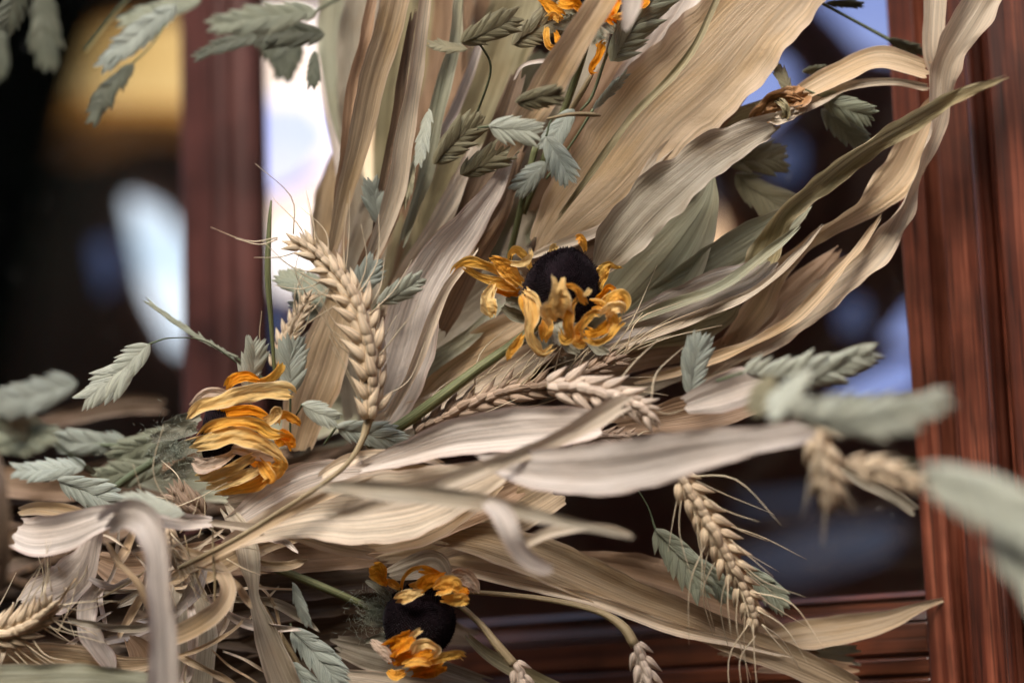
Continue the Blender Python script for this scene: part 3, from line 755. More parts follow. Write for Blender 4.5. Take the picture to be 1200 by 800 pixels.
# --- middle band
husk('wide blurred whitish husk lying across the lower middle', 'white',
     [(556, 536, -3.4, 8, 0), (610, 548, -4.2, 40, 0), (680, 550, -5.0, 60, 0), (750, 542, -5.4, 62, 0), (820, 528, -5.8, 50, 0), (880, 516, -6.2, 34, 0), (950, 503, -6.8, 26, 0), (1015, 486, -7.4, 14, 0)], cup=.10, ruffle=.02, wob=1, seed=81)
husk('pale rounded husk rising over the dark wheat ear', 'white',
     [(420, 548, -1.4, 12, 0), (480, 530, -1.8, 30, 0), (540, 510, -2.2, 44, 0), (600, 502, -2.4, 52, 0), (655, 500, -2.6, 48, 0), (712, 494, -2.8, 28, 0)], cup=.2, ruffle=.03, seed=82)
husk('creamy thin husk curling from the wheat stalk towards the middle', 'pale',
     [(372, 560, -.9, 8, 0), (405, 540, -1.1, 16, 20), (450, 531, -1.3, 15, 20), (490, 534, -1.5, 13, 10), (522, 545, -1.6, 5, 0)], cup=.3, ribs=.02, seed=83)
husk('pale brown edged strip crossing over the middle husks', 'pale',
     [(742, 462, -3.4, 24, 0), (700, 488, -3.8, 24, 10), (640, 520, -4.2, 18, 20), (580, 546, -4.4, 18, 10), (520, 566, -4.4, 20, 0), (450, 590, -4.2, 16, 0), (380, 610, -3.8, 10, 0)], cup=.25, seed=84)
husk('broad pale husk folded below the crossing strip', 'pale',
     [(262, 640, -1.2, 16, 0), (310, 618, -1.4, 34, 0), (370, 600, -1.6, 62, 0), (430, 596, -1.8, 84, 0), (490, 588, -2, 78, 0), (548, 566, -2.2, 52, 0), (606, 540, -2.6, 22, 0)], cup=.14, ruffle=.03, seed=85)
husk('tan underside of the folded broad husk near the lower flower', 'tan',
     [(400, 640, -.6, 8, 0), (450, 632, -.7, 30, 0), (505, 612, -.8, 44, 0), (552, 588, -.8, 30, 0), (590, 566, -.8, 10, 0)], cup=.2, seed=86)
husk('small lavender white husk beside the left flower', 'white',
     [(268, 616, -.3, 20, 0), (318, 584, -.3, 40, 0), (368, 562, -.4, 38, 0), (420, 552, -.7, 26, 0), (480, 556, -1, 16, 0), (540, 560, -1.2, 6, 0)], cup=.16, seed=87)
husk('thin straw strip winding below the wheat stalk', 'tan',
     [(560, 556, -1.9, 6, 0), (490, 548, -1.6, 9, 10), (430, 566, -1.7, 9, 0), (360, 590, -1.9, 10, 0), (300, 622, -1.8, 12, 0), (240, 655, -1.6, 14, 0), (190, 680, -1.2, 10, 0)], cup=.25)
husk('tan brown husk angled under the blurred whitish husk', 'tan',
     [(655, 566, .8, 50, 0), (612, 592, .8, 56, 0), (560, 618, .9, 46, 0), (500, 644, 1.1, 28, 0), (440, 655, 1.4, 14, 0)], cup=.1, seed=89)
husk('darker brown husk left of the angled tan one', 'brown',
     [(610, 566, .2, 30, 0), (570, 585, .2, 44, 0), (520, 605, .3, 46, 0), (460, 628, .6, 30, 0), (410, 645, 1, 14, 0)], cup=.1)
husk('forked blurred pinkish husk floating low in the middle', 'white',
     [(566, 586, -6.0, 10, 0), (586, 600, -6.3, 26, 0), (598, 625, -6.4, 24, 0), (612, 650, -6.2, 22, 0), (632, 664, -6, 18, 0), (650, 668, -5.8, 10, 0)], ruffle=.06, seed=91)
husk('long blurred grey strip tapering right over the forked husk', 'grey',
     [(370, 570, -5.2, 10, 0), (440, 574, -5.6, 22, 0), (510, 582, -5.8, 22, 0), (580, 592, -6, 20, 0), (650, 608, -6.2, 14, 0), (745, 630, -6.4, 5, 0)], cup=.2)
husk('thin blurred strip pointing right below the tapering grey strip', 'pale',
     [(608, 642, -4.6, 8, 0), (640, 624, -4.8, 13, 0), (680, 616, -4.9, 10, 0), (715, 618, -5, 8, 0), (744, 628, -5, 4, 0)], cup=.2)
# --- lower right
husk('long straight tan husk slanting to the bottom edge right of centre', 'tan',
     [(500, 628, .6, 14, 0), (560, 632, .4, 38, 0), (620, 650, .4, 50, 0), (690, 676, .6, 50, 0), (760, 708, .8, 42, 0), (835, 738, 1.0, 38, 0), (915, 768, 1.2, 36, 0), (1010, 812, 1.3, 30, 0)], cup=.12, ruffle=.02, seed=101)
husk('broad brown husk behind the long straight tan one', 'brown',
     [(640, 662, 2.2, 20, 0), (700, 668, 2.0, 46, 0), (770, 686, 1.9, 68, 0), (840, 712, 1.9, 62, 0), (905, 742, 2.1, 34, 0), (960, 768, 2.3, 12, 0)], cup=.1, seed=102)
husk('curled tan husk tip pointing at the door stile', 'tan',
     [(840, 764, 2.2, 12, 0), (900, 752, 2.0, 24, 10), (950, 742, 1.9, 38, 15), (1000, 734, 1.9, 34, 15), (1045, 724, 2.0, 22, 10), (1082, 710, 2.2, 10, 0), (1112, 700, 2.4, 4, 0)], cup=.2, ruffle=.04, seed=103)
husk('frayed greenish husk end just below the curled tan tip', 'green',
     [(860, 770, 2.4, 10, 0), (920, 765, 2.3, 20, 0), (970, 766, 2.3, 22, 0), (1010, 768, 2.4, 24, 0)], jag=.14, seed=104)
husk('frayed brown husk end above the bottom of the long tan husk', 'brown',
     [(880, 780, 1.9, 14, 0), (940, 780, 1.9, 24, 0), (1008, 788, 2.0, 22, 0)], jag=.16)
husk('slender pale blade running from the lower flower to the right', 'pale',
     [(500, 660, .9, 5, 0), (560, 672, .7, 10, 0), (640, 690, .5, 13, 0), (720, 712, .6, 14, 0), (800, 738, .8, 14, 0), (870, 756, 1, 8, 0), (930, 770, 1.2, 4, 0)], cup=.3)
husk('tan strip above the slender blade behind the lower flower', 'tan',
     [(440, 655, 1.8, 12, 0), (520, 655, 1.6, 30, 0), (600, 668, 1.5, 34, 0), (680, 690, 1.6, 26, 0), (760, 722, 1.8, 14, 0)], cup=.12)
husk('greyish papery husk scrap touching the top of the lower flower', 'grey',
     [(452, 674, .6, 14, 0), (480, 666, .5, 28, 0), (510, 660, .5, 30, 0), (526, 680, .6, 14, 0)], ruffle=.1)
# --- lower left
husk('long cream husk lying level across the lower left', 'white',
     [(14, 622, -1.6, 34, 0), (40, 628, -1.9, 46, 0), (78, 622, -2.1, 44, 5), (120, 608, -2.2, 30, 15), (165, 603, -2.2, 24, 10), (215, 610, -2.0, 20, 0), (250, 611, -1.8, 12, 0)], cup=.16, jag=.03, seed=111)
husk('cream husk hump above the long level one at the left', 'tan',
     [(20, 600, -.8, 10, 0), (45, 594, -.8, 16, 0), (80, 600, -.9, 18, 0), (112, 608, -1, 8, 0)], cup=.2)
husk('pale strip continuing right from the level cream husk', 'pale',
     [(240, 611, -1.5, 8, 0), (285, 616, -1.4, 10, 0), (340, 626, -1.3, 16, 0), (395, 640, -1.2, 20, 0), (440, 648, -1, 14, 0)], cup=.2)
husk('blurred pale husk drooping over to the bottom edge at the left', 'white',
     [(118, 620, -3.6, 26, 0), (140, 604, -4.4, 34, 0), (166, 608, -5.0, 38, 0), (182, 640, -5.3, 30, 0), (187, 690, -5.4, 28, 0), (190, 740, -5.4, 32, 0), (192, 850, -5.2, 42, 0)], cup=.22, ruffle=.04, ribs=.03, seed=113)
husk('lavender husk leaf with a wavy right edge at the left', 'white',
     [(20, 708, -.2, 10, 0), (48, 694, -.5, 44, 0), (78, 684, -.7, 56, 0), (98, 662, -.9, 38, 5), (106, 634, -1.1, 22, 20), (118, 612, -1.4, 14, 20)], cup=.12, ruffle=.1, edgewave=.12, seed=114)
husk('pink crumpled husk strip hanging under the lavender leaf', 'white',
     [(114, 682, -1.0, 5, 0), (103, 705, -1.1, 22, 10), (100, 730, -1.2, 22, 0), (112, 755, -1.2, 26, 10), (126, 775, -1.1, 20, 0), (132, 790, -1, 8, 0)], ruffle=.14, edgewave=.12, seed=115)
husk('tan curled loop of husk right of the drooping strip', 'tan',
     [(196, 640, -.9, 10, 0), (226, 652, -1.3, 16, 0), (252, 664, -1.7, 18, 20), (266, 688, -2.0, 20, 30), (256, 712, -2.2, 22, 20), (230, 732, -2.2, 24, 0), (196, 748, -2.0, 22, 0)], cup=.15, ruffle=.02, ribs=.01, seed=116)
husk('level tan husk with a yellow rim at the bottom left corner', 'tan',
     [(-30, 772, -1.2, 30, 0), (20, 770, -1.2, 34, 0), (80, 774, -1.1, 38, 0), (135, 780, -.9, 26, 0), (190, 775, -.7, 10, 0)], cup=.16, seed=117)
husk('grey green blurred husk along the very bottom left', 'green',
     [(-30, 802, -2.8, 46, 0), (50, 800, -2.8, 46, 0), (130, 802, -2.8, 40, 0), (210, 810, -2.6, 30, 0)], cup=.1)
husk('wide dull grey husk hanging below the curled loop', 'grey',
     [(214, 668, .8, 20, 0), (222, 710, .4, 50, 0), (222, 760, .2, 62, 0), (216, 840, .1, 60, 0)], cup=.12, seed=119)
husk('slim grey strip bending down left of the hanging oat spikelets', 'grey',
     [(262, 590, -.2, 14, 0), (285, 625, -.6, 24, 0), (294, 665, -.8, 26, 20), (298, 705, -.8, 14, 40), (316, 755, -.7, 32, 10), (345, 830, -.5, 40, 0)], cup=.2, seed=120)
husk('brown torn husk piece at the bottom beside the drooping strip', 'brown',
     [(150, 745, -.4, 10, 0), (165, 765, -.6, 34, 0), (172, 800, -.7, 50, 0), (168, 850, -.7, 50, 0)], ruffle=.1, edgewave=.12)
husk('rusty brown husk in the shade under the level cream husk', 'brown',
     [(110, 655, .8, 20, 0), (150, 668, .7, 44, 0), (205, 660, .8, 40, 0), (260, 640, 1, 22, 0)])
husk('dull tan husk lying under the drooping strip', 'tan',
     [(180, 690, .7, 10, 0), (230, 672, .4, 26, 0), (280, 650, .2, 28, 0), (330, 632, .2, 20, 0), (390, 620, .2, 10, 0)])
husk('tan twig like husk roll hanging in the lower left shade', 'tan',
     [(176, 655, -.6, 5, 0), (168, 690, -.8, 9, 0), (152, 722, -.9, 10, 0), (138, 748, -1, 5, 0)], cup=.5)
for i, (pts, c) in enumerate([
    ([(230, 668, 1.6, 18), (300, 655, 1.5, 34), (380, 652, 1.4, 34), (470, 652, 1.4, 22)], 'brown'),
    ([(250, 690, 2.2, 20), (320, 688, 2.0, 34), (400, 680, 1.9, 34), (500, 676, 1.9, 20)], 'brown'),
    ([(260, 722, 2.4, 20), (330, 712, 2.2, 34), (400, 706, 2.2, 30), (470, 700, 2.2, 16)], 'brown'),
    ([(280, 762, 2.6, 20), (340, 745, 2.4, 34), (400, 735, 2.4, 34), (470, 728, 2.4, 16)], 'brown'),
    ([(270, 800, 2.8, 24), (330, 780, 2.6, 40), (400, 768, 2.5, 38), (470, 762, 2.5, 22)], 'brown')]):
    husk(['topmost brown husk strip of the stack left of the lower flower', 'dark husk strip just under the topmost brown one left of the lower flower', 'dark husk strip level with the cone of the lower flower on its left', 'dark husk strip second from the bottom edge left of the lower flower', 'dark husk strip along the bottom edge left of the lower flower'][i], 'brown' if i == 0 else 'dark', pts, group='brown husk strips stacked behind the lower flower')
husk('grey frayed husk at the bottom under the lower flower', 'grey',
     [(385, 752, 1.2, 20, 0), (440, 768, 1.0, 36, 0), (500, 785, 1.0, 34, 0), (580, 806, 1.2, 20, 0)], jag=.1)
husk('pale narrow husk below the frayed grey one at the bottom', 'pale',
     [(390, 790, .6, 14, 0), (450, 796, .6, 20, 0), (520, 806, .7, 20, 0)], jag=.05)
husk('straw coloured husk edge at the foot of the lower flower', 'olive',
     [(545, 742, 1.0, 6, 0), (570, 765, .9, 14, 0), (610, 788, .9, 20, 0), (660, 812, 1, 18, 0)], cup=.2)
husk('cream husk piece tucked under the left flower', 'pale',
     [(262, 588, .6, 16, 0), (310, 575, .5, 34, 0), (352, 560, .5, 36, 0), (392, 545, .6, 16, 0)])
husk('blurred dark husk at the far left edge', 'dark',
     [(-14, 520, -7, 18, 0), (0, 580, -7.5, 22, 0), (4, 640, -7.5, 16, 0), (0, 700, -7, 8, 0)])
husk('dull mauve blurred strip behind the left leaf', 'dark',
     [(40, 498, 6.0, 10, 0), (90, 484, 6.0, 22, 0), (150, 474, 6.0, 24, 0), (196, 474, 6.2, 20, 0)])
husk('grey shaded strip slanting to the stile at the lower right', 'grey',
     [(985, 548, 2.9, 16, 0), (1030, 572, 3.0, 18, 0), (1075, 600, 3.2, 14, 0)])

# crumpled husk knot where the folded husks meet
knot = empty('husk_knot', at(905, 132, 1.2)); tag(knot, 'crumpled rusty orange knot where the folded husks join near the stile', 'husk knot')
kb = knot.location
for i, (pts, c) in enumerate([
    ([(880, 146, 1.2, 12), (896, 132, .9, 30), (920, 120, .8, 34), (946, 106, 1.0, 18)], 'rust'),
    ([(890, 128, 1.0, 8), (905, 120, .8, 16), (925, 116, .8, 14), (945, 120, 1.0, 6)], 'rust'),
    ([(900, 140, .8, 8), (915, 138, .6, 16), (932, 130, .7, 14), (946, 126, .9, 6)], 'pale'),
    ([(905, 115, 1.0, 6), (918, 122, .5, 10), (922, 134, .5, 10), (915, 146, .8, 4)], 'olive')]):
    ribbon('fold', pts, M[c], knot, seed=200 + i, crinkle=.09, loc=kb, ruffle=.2)

# thin shreds and bristles tangled in the lower left
G4 = 'thin curled husk shreds tangled at the lower left'
Rs = random.Random(77)
for i in range(40):
    x0, y0 = Rs.uniform(10, 300), Rs.uniform(610, 770)
    a0 = Rs.uniform(-2.6, .6); ln = Rs.uniform(50, 130); bd = Rs.uniform(-1.5, 1.5)
    d0 = Rs.uniform(-1.6, .6)
    w_ = Rs.choice([3, 4, 6, 9, 12])
    pts = [(x0, y0, d0, w_ * .5)]
    for k in range(1, 5):
        a_ = a0 + bd * k / 4 + Rs.uniform(-.2, .2)
        pts.append((pts[-1][0] + math.cos(a_) * ln / 4, pts[-1][1] - math.sin(a_) * ln / 4, d0 + Rs.uniform(-.4, .4), w_ if k < 4 else 1.5, Rs.uniform(-50, 50)))
    husk('thin curled pale husk shred in the lower left tangle', Rs.choice(['pale', 'tan', 'white', 'tan', 'grey']), pts, group=G4, seed=800 + i, cup=.3, ruffle=.12, wob=1.5)
G5 = 'fine straw bristles sticking out of the lower left tangle'
for i in range(22):
    x0, y0 = Rs.choice([(Rs.uniform(0, 90), Rs.uniform(690, 750)), (Rs.uniform(150, 270), Rs.uniform(600, 660))])
    a_ = Rs.uniform(-2.4, 1.9); ln = Rs.uniform(45, 115); cv = Rs.uniform(-.2, .2); d0 = Rs.uniform(-1.8, .2)
    dx, dy = math.cos(a_), -math.sin(a_)
    o = tube('straw_bristle', [(x0, y0, d0, 1.7), (x0 + dx * ln * .5 - dy * ln * cv, y0 + dy * ln * .5 + dx * ln * cv, d0 - .1, 1.4), (x0 + dx * ln, y0 + dy * ln, d0 - .2, .5)], M['awn'], sides=4, nl=10)
    tag(o, 'fine straw bristle sticking out of the lower left tangle', 'bristle', G5)

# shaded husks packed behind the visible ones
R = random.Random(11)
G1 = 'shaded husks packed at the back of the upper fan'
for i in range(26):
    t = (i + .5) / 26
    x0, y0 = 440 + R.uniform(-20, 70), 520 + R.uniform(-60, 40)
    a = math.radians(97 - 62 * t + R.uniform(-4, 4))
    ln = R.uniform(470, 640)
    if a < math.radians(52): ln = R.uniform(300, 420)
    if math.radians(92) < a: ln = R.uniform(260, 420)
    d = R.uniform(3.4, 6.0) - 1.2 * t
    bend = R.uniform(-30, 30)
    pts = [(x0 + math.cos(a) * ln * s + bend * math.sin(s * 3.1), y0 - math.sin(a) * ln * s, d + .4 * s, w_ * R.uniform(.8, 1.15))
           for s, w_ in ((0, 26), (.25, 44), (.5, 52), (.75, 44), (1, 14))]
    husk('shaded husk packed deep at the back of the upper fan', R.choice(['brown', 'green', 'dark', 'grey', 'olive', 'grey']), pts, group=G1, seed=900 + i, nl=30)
G2 = 'husks coloured dark for the gap shade, packed under the lower husks'
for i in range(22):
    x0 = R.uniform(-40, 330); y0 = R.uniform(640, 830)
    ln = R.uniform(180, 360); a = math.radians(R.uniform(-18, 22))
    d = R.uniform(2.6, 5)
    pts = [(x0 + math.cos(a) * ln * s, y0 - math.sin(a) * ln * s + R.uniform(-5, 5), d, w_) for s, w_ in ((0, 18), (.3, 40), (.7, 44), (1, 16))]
    husk('husk packed deep under the lower husks, coloured dark for the gap shade', 'dark', pts, group=G2, seed=950 + i, nl=26)  # shade of the lower gaps is put into the dark colour
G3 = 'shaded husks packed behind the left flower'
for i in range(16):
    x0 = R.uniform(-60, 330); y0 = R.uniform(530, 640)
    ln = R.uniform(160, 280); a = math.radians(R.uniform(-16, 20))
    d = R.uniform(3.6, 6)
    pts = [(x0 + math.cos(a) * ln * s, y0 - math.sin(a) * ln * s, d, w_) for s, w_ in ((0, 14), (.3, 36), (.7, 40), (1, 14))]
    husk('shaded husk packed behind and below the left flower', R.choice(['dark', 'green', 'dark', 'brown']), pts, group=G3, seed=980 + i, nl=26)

# twisted vine ring, added as dark backing for the gaps between husks
ring = empty('added_vine_ring', at(560, 500, 5)); tag(ring, 'dark twisted vine ring added as backing behind the husks and stems', 'added backing')
rb = ring.location
for i in range(9):
    R2 = random.Random(300 + i)
    pts = []
    for k in range(10):
        t = k / 9
        x = -60 + 700 * t + R2.uniform(-12, 12)
        y = 640 + 60 * math.sin(t * 5 + i) - 150 * t * t + R2.uniform(-14, 14) + i * 6
        pts.append((x, y, 4.4 + 1.0 * math.sin(t * 9 + i * 1.7), 15 + R2.uniform(-4, 4)))
    tube('vine', pts, M['vine'], ring, loc=rb, sides=8, nl=50)
for i in range(6):
    R2 = random.Random(340 + i)
    pts = [(480 + 300 * t + R2.uniform(-10, 10) + i * 7, 480 - 400 * t + R2.uniform(-14, 14) + i * 8, 3.9 + .9 * math.sin(t * 8 + i * 2), 14) for t in [k / 7 for k in range(8)]]
    tube('vine', pts, M['vine'], ring, loc=rb, sides=8, nl=40)

# ------------------------------------------------------------------ sea oats
def lemma_mesh(mat, k):
    """one keeled, pointed scale, base at the origin, tip at +Y, length 1"""
    R = random.Random(k)
    n, mm = 9, 5
    V, uv, ed = [], [], []
    bend = R.uniform(-.03, .06)
    uo, vo = R.uniform(0, 9), R.uniform(0, 9)
    for i in range(n):
        t = i / (n - 1)
        w_ = .165 * min(1, (.35 + t * 2.2)) * max(0, 1 - max(0, t - .25) ** 1.7 / .613) + .004
        for j in range(mm):
            u = j / (mm - 1) * 2 - 1
            V.append((u * w_ + bend * t * t, t, -.07 * abs(u) ** 1.2 * (w_ / .165) + .06 * math.sin(t * 3.1) + .03 * t * t))
            uv.append((uo + u * .12, vo + t * .8)); ed.append(abs(u))
    return mesh('lemma', V, grid_faces(n, mm), mat, uv, ed)


LEM = {c: [lemma_mesh(m_, k) for k in range(3)] for c, m_ in OAT.items()}
OATPIX = {}


def spikelet(parent, bx, by, bd, tx, ty, td, wpx, col, roll=0.0, seed=0):
    """flat two ranked spikelet from base pixel to tip pixel"""
    R = random.Random(seed * 13 + 1)
    A, B = at(bx, by, bd), at(tx, ty, td)
    Y = (B - A); Ln = Y.length; Y.normalize()
    Z = (CAMPOS - (A + B) / 2).normalized()
    X = Y.cross(Z).normalized(); Z = X.cross(Y)
    q = Quaternion(Y, math.radians(roll))
    X = q @ X; Z = q @ Z
    half = wpx * pxm((bd + td) / 2) / 2 / max(.25, abs(math.cos(math.radians(roll))))
    # axis mesh
    n = max(10, min(17, int(round(Ln / (half * 2) * 8.2)))) + R.randint(-1, 1)
    curve = R.uniform(-.09, .09)
    bendz = R.uniform(-.05, .08)
    V = []; F = []
    ns = 7
    for i in range(ns):
        t = i / (ns - 1)
        for (cx_, cz_) in ((-1, 0), (0, 1), (1, 0), (0, -1)):
            V.append((cx_ * Ln * .008 + curve * Ln * math.sin(t * 3.14), t * Ln * .82, cz_ * Ln * .008 + bendz * Ln * math.sin(t * 3.14)))
    F = grid_faces(ns, 4, wrap=True)
    o = link('spikelet', mesh('spikelet', V, F, OAT[col]), parent)
    mw = Matrix((X, Y, Z)).transposed().to_4x4(); mw.translation = A
    pw = Matrix.Translation(parent.location)
    o.matrix_local = pw.inverted() @ mw
    ang0 = math.radians(30)
    for i in range(n):
        for sd in (-1, 1):
            t = (i + (.25 if sd > 0 else 0)) / n
            env = (.62 + .75 * t) if t < .45 else (.96 - .60 * (t - .45))
            ang = ang0 * (1.12 - .62 * t) + math.radians(R.gauss(0, 3.2))
            ll = half / math.sin(ang0) * env * .98
            ll = min(ll, Ln * .55)
            y0 = t * Ln * .80
            ll = min(ll, (Ln - y0) * 1.05 + Ln * .02)
            lo = link('lemma', R.choice(LEM[col]), o)
            sc_w = ll * 1.15 * (1.0 if t > .15 else .8)
            rot = Matrix.Rotation(-sd * ang, 4, 'Z') @ Matrix.Rotation(sd * math.radians(R.uniform(5, 14)), 4, 'Y') @ Matrix.Rotation(math.radians(R.gauss(0, 1.6)), 4, 'X')
            lo.matrix_local = Matrix.Translation((curve * Ln * math.sin(t * 3.14), y0, (i % 2 * .6 - (n - i) * .22) * Ln * .006 * sd + bendz * Ln * math.sin(t * .82 * 3.14))) @ rot @ Matrix.Diagonal((sc_w * R.uniform(.85, 1.1), ll * R.uniform(.9, 1.06), sc_w * .8, 1))
    return o


def oats(label, spikes, stems=(), group=None, name='oat_sprig'):
    """spikes: (bx,by,bd, tx,ty,td, width px, colour[, roll])"""
    oats.n += 1
    b = spikes[0]
    e = empty(name, at(b[0], b[1], b[2]))
    tag(e, label, 'oat spikelet' if len(spikes) == 1 else 'oat sprig', group)
    for i, s in enumerate(spikes):
        roll = s[8] if len(s) > 8 else random.Random(oats.n * 31 + i).uniform(-22, 22)
        spikelet(e, *s[:8], roll=roll, seed=oats.n * 17 + i)
    for s in stems:
        tube('stem', s, M['stemd'], e, loc=e.location, sides=5, nl=24)
    return e


oats.n = 0
oats('sharp pale green oat spikelet alone at the left against the dark pane', [(175, 403, -.6, 90, 474, -.8, 46, 'pale', 5)], [[(175, 403, -.6, 3), (200, 396, -.3, 1.6), (240, 400, .3, 1.6), (285, 430, .9, 2)]])
oats('narrow edge on oat spikelet pointing up left behind the left flower', [(278, 420, 1.4, 152, 342, 1.8, 13, 'green', 60)], [[(278, 420, 1.4, 4), (310, 445, 1.6, 3)]])
oats('pair of pale green oat spikelets fanned above the left flower', [(288, 455, .4, 296, 394, .4, 42, 'pale'), (340, 462, .5, 348, 394, .4, 50, 'blue')], [[(288, 455, .4, 3), (300, 500, .8, 3)], [(340, 460, .5, 3), (340, 510, .8, 3)]])
oats('small whitish oat spikelet between the left flower and the wheat ear', [(354, 474, -.8, 398, 494, -.9, 46, 'pale', 10)], [[(354, 474, -.8, 3), (345, 490, -.2, 2)]])
oats('blue green oat spikelet under the foot of the wheat ear', [(394, 500, -.2, 478, 520, -.3, 42, 'blue', 15)], [[(394, 500, -.2, 3), (380, 520, .2, 3)]])
oats('pair of pale oat spikelets beside the upper wheat grains', [(442, 356, .2, 497, 322, .1, 34, 'pale', 10), (408, 350, .7, 440, 300, .7, 44, 'blue', 0)], [[(442, 356, .2, 2), (425, 380, .5, 2)]])
oats('blurred green oat spikelets behind the wheat tip', [(400, 362, 1.8, 322, 325, 2.2, 40, 'green'), (375, 372, 2.2, 340, 350, 2.4, 36, 'blue')])
oats('small pale star shaped oat spikelet in the left of the fan', [(444, 262, 1.4, 436, 206, 1.2, 38, 'blue', 20)])
oats('thin pale oat spikelet upright against the narrow husk strip', [(503, 128, .4, 491, 198, .4, 22, 'pale', 40)])
oats('slim brown green oat spikelet hanging beside the narrow grey strip', [(486, 182, 1.0, 474, 245, 1.0, 16, 'olive', 55)])
oats('three olive oat spikelets clustered at the top centre', [(548, 58, -.6, 500, 52, -.7, 18, 'olive', 35), (540, 50, -.5, 610, 16, -.6, 42, 'olive', 5), (600, 52, .2, 680, 8, .3, 48, 'olive', 0)],
     [[(560, 48, -.4, 3), (575, 80, 0, 3), (560, 130, .6, 3), (545, 170, 1.4, 3)]])
oats('two broad olive oat spikelets in the shade of the pale round one', [(508, 192, 0, 572, 142, -.2, 46, 'olive', 8), (540, 205, .4, 602, 168, .3, 40, 'olive', 10)])
oats('pale round oat spikelet at the centre top with fringed right tip', [(573, 148, -1.2, 636, 158, -1.3, 52, 'pale', 0)], [[(573, 148, -1.2, 3), (560, 150, -.8, 2)]])
oats('blurred olive oat spikelet right above the pale round one', [(604, 120, -1.6, 662, 112, -1.8, 34, 'olive', 15)])
oats('grey green oat spikelet hanging in front of the big tan husk', [(640, 160, -.3, 668, 216, -.4, 42, 'blue', 8)], [[(640, 160, -.3, 3), (650, 138, -.3, 2.4), (690, 134, -.5, 2.4), (700, 136, -.5, 3)]])
oats('two blue green oat spikelets in the shade behind the hanging one', [(672, 128, .6, 640, 178, .7, 34, 'blue'), (640, 190, .9, 600, 226, 1, 34, 'blue')], [[(640, 190, .9, 3), (660, 150, .6, 3)]])
oats('slim blue grey oat spikelet leaning towards the topmost flower', [(695, 128, .2, 738, 82, .3, 16, 'blue', 45)], [[(695, 128, .2, 4), (672, 165, .5, 3), (640, 210, 1, 3)]])
oats('large sharp grey green oat spikelet at the top beside the topmost flower', [(716, 72, .1, 795, -28, .3, 62, 'green', 20)], [[(732, 28, .0, 4), (712, 62, .1, 4), (694, 112, .4, 4), (680, 130, .6, 3)]])
oats('two dull green oat spikelets in shade behind the knot husks', [(850, 188, 2.2, 925, 188, 2.4, 44, 'olive'), (862, 205, 2.4, 935, 262, 2.6, 52, 'olive')], [[(850, 188, 2.2, 3), (830, 180, 2.2, 3)]])
oats('pair of yellow green oat spikelets hanging right of the knot', [(960, 112, 1.2, 1026, 134, 1.4, 38, 'green', 10), (962, 128, 1.7, 1016, 172, 1.9, 36, 'blue', 25)], [[(960, 112, 1.2, 3), (942, 104, 1.2, 2)]])
oats('small olive oat spikelet standing just left of the knot', [(926, 112, .9, 908, 74, 1.0, 18, 'olive', 35)])
oats('small pale bud like oat spikelet right above the knot', [(940, 84, 1.3, 968, 78, 1.4, 14, 'green', 40)])
oats('dark oat twig slanting down from the top right pane', [(1040, 46, 2.0, 1084, 62, 2.0, 18, 'dark', 40), (968, 4, 2.0, 1014, 6, 2.0, 14, 'dark', 40)], [[(960, 2, 2, 4), (1000, 24, 2, 4), (1044, 48, 2, 5)]])
oats('pale upright oat spikelet low in the middle right', [(808, 462, -1.4, 824, 390, -1.6, 44, 'blue', 6)])
oats('blurred large sage oat spikelet stretched towards the door stile', [(872, 436, -3.6, 1040, 402, -4.2, 54, 'pale', 12)], [[(872, 436, -3.6, 4), (840, 446, -3, 4)]])
oats('strongly blurred sage oat sprig in front at the right', [(920, 482, -10, 1140, 460, -12.5, 62, 'pale', 0), (948, 432, -9, 905, 492, -9.5, 36, 'pale', 20), (905, 440, -8, 880, 486, -8, 46, 'olive', 10)], [[(1030, 462, -11, 4), (920, 482, -10, 4)]])
oats('strongly blurred sage oat pair at the far right edge', [(1080, 548, -14, 1245, 660, -15, 84, 'pale', 0), (1160, 610, -14, 1260, 730, -15, 80, 'pale', 0)], [[(1080, 548, -14, 5), (1050, 545, -13, 4)]])
oats('green oat spikelets hanging behind the lower right wheat ear', [(768, 620, .2, 826, 704, .2, 50, 'green', 5), (820, 655, .5, 852, 705, .5, 34, 'green', 20), (868, 662, .8, 922, 716, .8, 38, 'green', 10)], [[(768, 620, .2, 3), (760, 595, .2, 2), (748, 575, .2, 2)]])
oats('pair of blue green oat spikelets hanging at the bottom left of the lower flower', [(342, 736, -.4, 404, 808, -.4, 44, 'blue', 8), (342, 776, -.2, 372, 822, -.2, 34, 'blue', 15)], [[(342, 736, -.4, 3), (340, 730, -.4, 2)]])
oats('slim pale oat spikelet above the hanging bottom pair', [(343, 682, -.3, 366, 734, -.3, 18, 'blue', 45)])
oats('sharp blue green oat spikelet above the level cream husk', [(68, 562, .6, 146, 596, .4, 46, 'blue', 12)])
oats('whitish edge on oat spikelet lying on the level cream husk', [(216, 602, -2.6, 138, 586, -2.8, 26, 'pale', 40)])
oats('blurred sage oat spikelets massed at the left edge', [(90, 448, -5.5, -16, 470, -6, 54, 'blue'), (60, 520, -5, -20, 470, -6, 56, 'green'), (-20, 520, -5, 70, 505, -5.5, 44, 'green')],
     [[(40, 500, -5, 6), (85, 535, -4.6, 5), (110, 555, -4, 5)]])
oats('blurred green oat spikelets lying left of the left flower', [(210, 505, 2.5, 130, 540, 3, 44, 'green'), (150, 520, 3.5, 60, 510, 4, 40, 'blue'), (190, 545, 2.5, 110, 560, 3, 40, 'green'), (100, 545, 2, 10, 552, 2.6, 34, 'blue')],
     [[(40, 500, 4, 5), (110, 520, 3.6, 4), (180, 520, 3, 4)]])
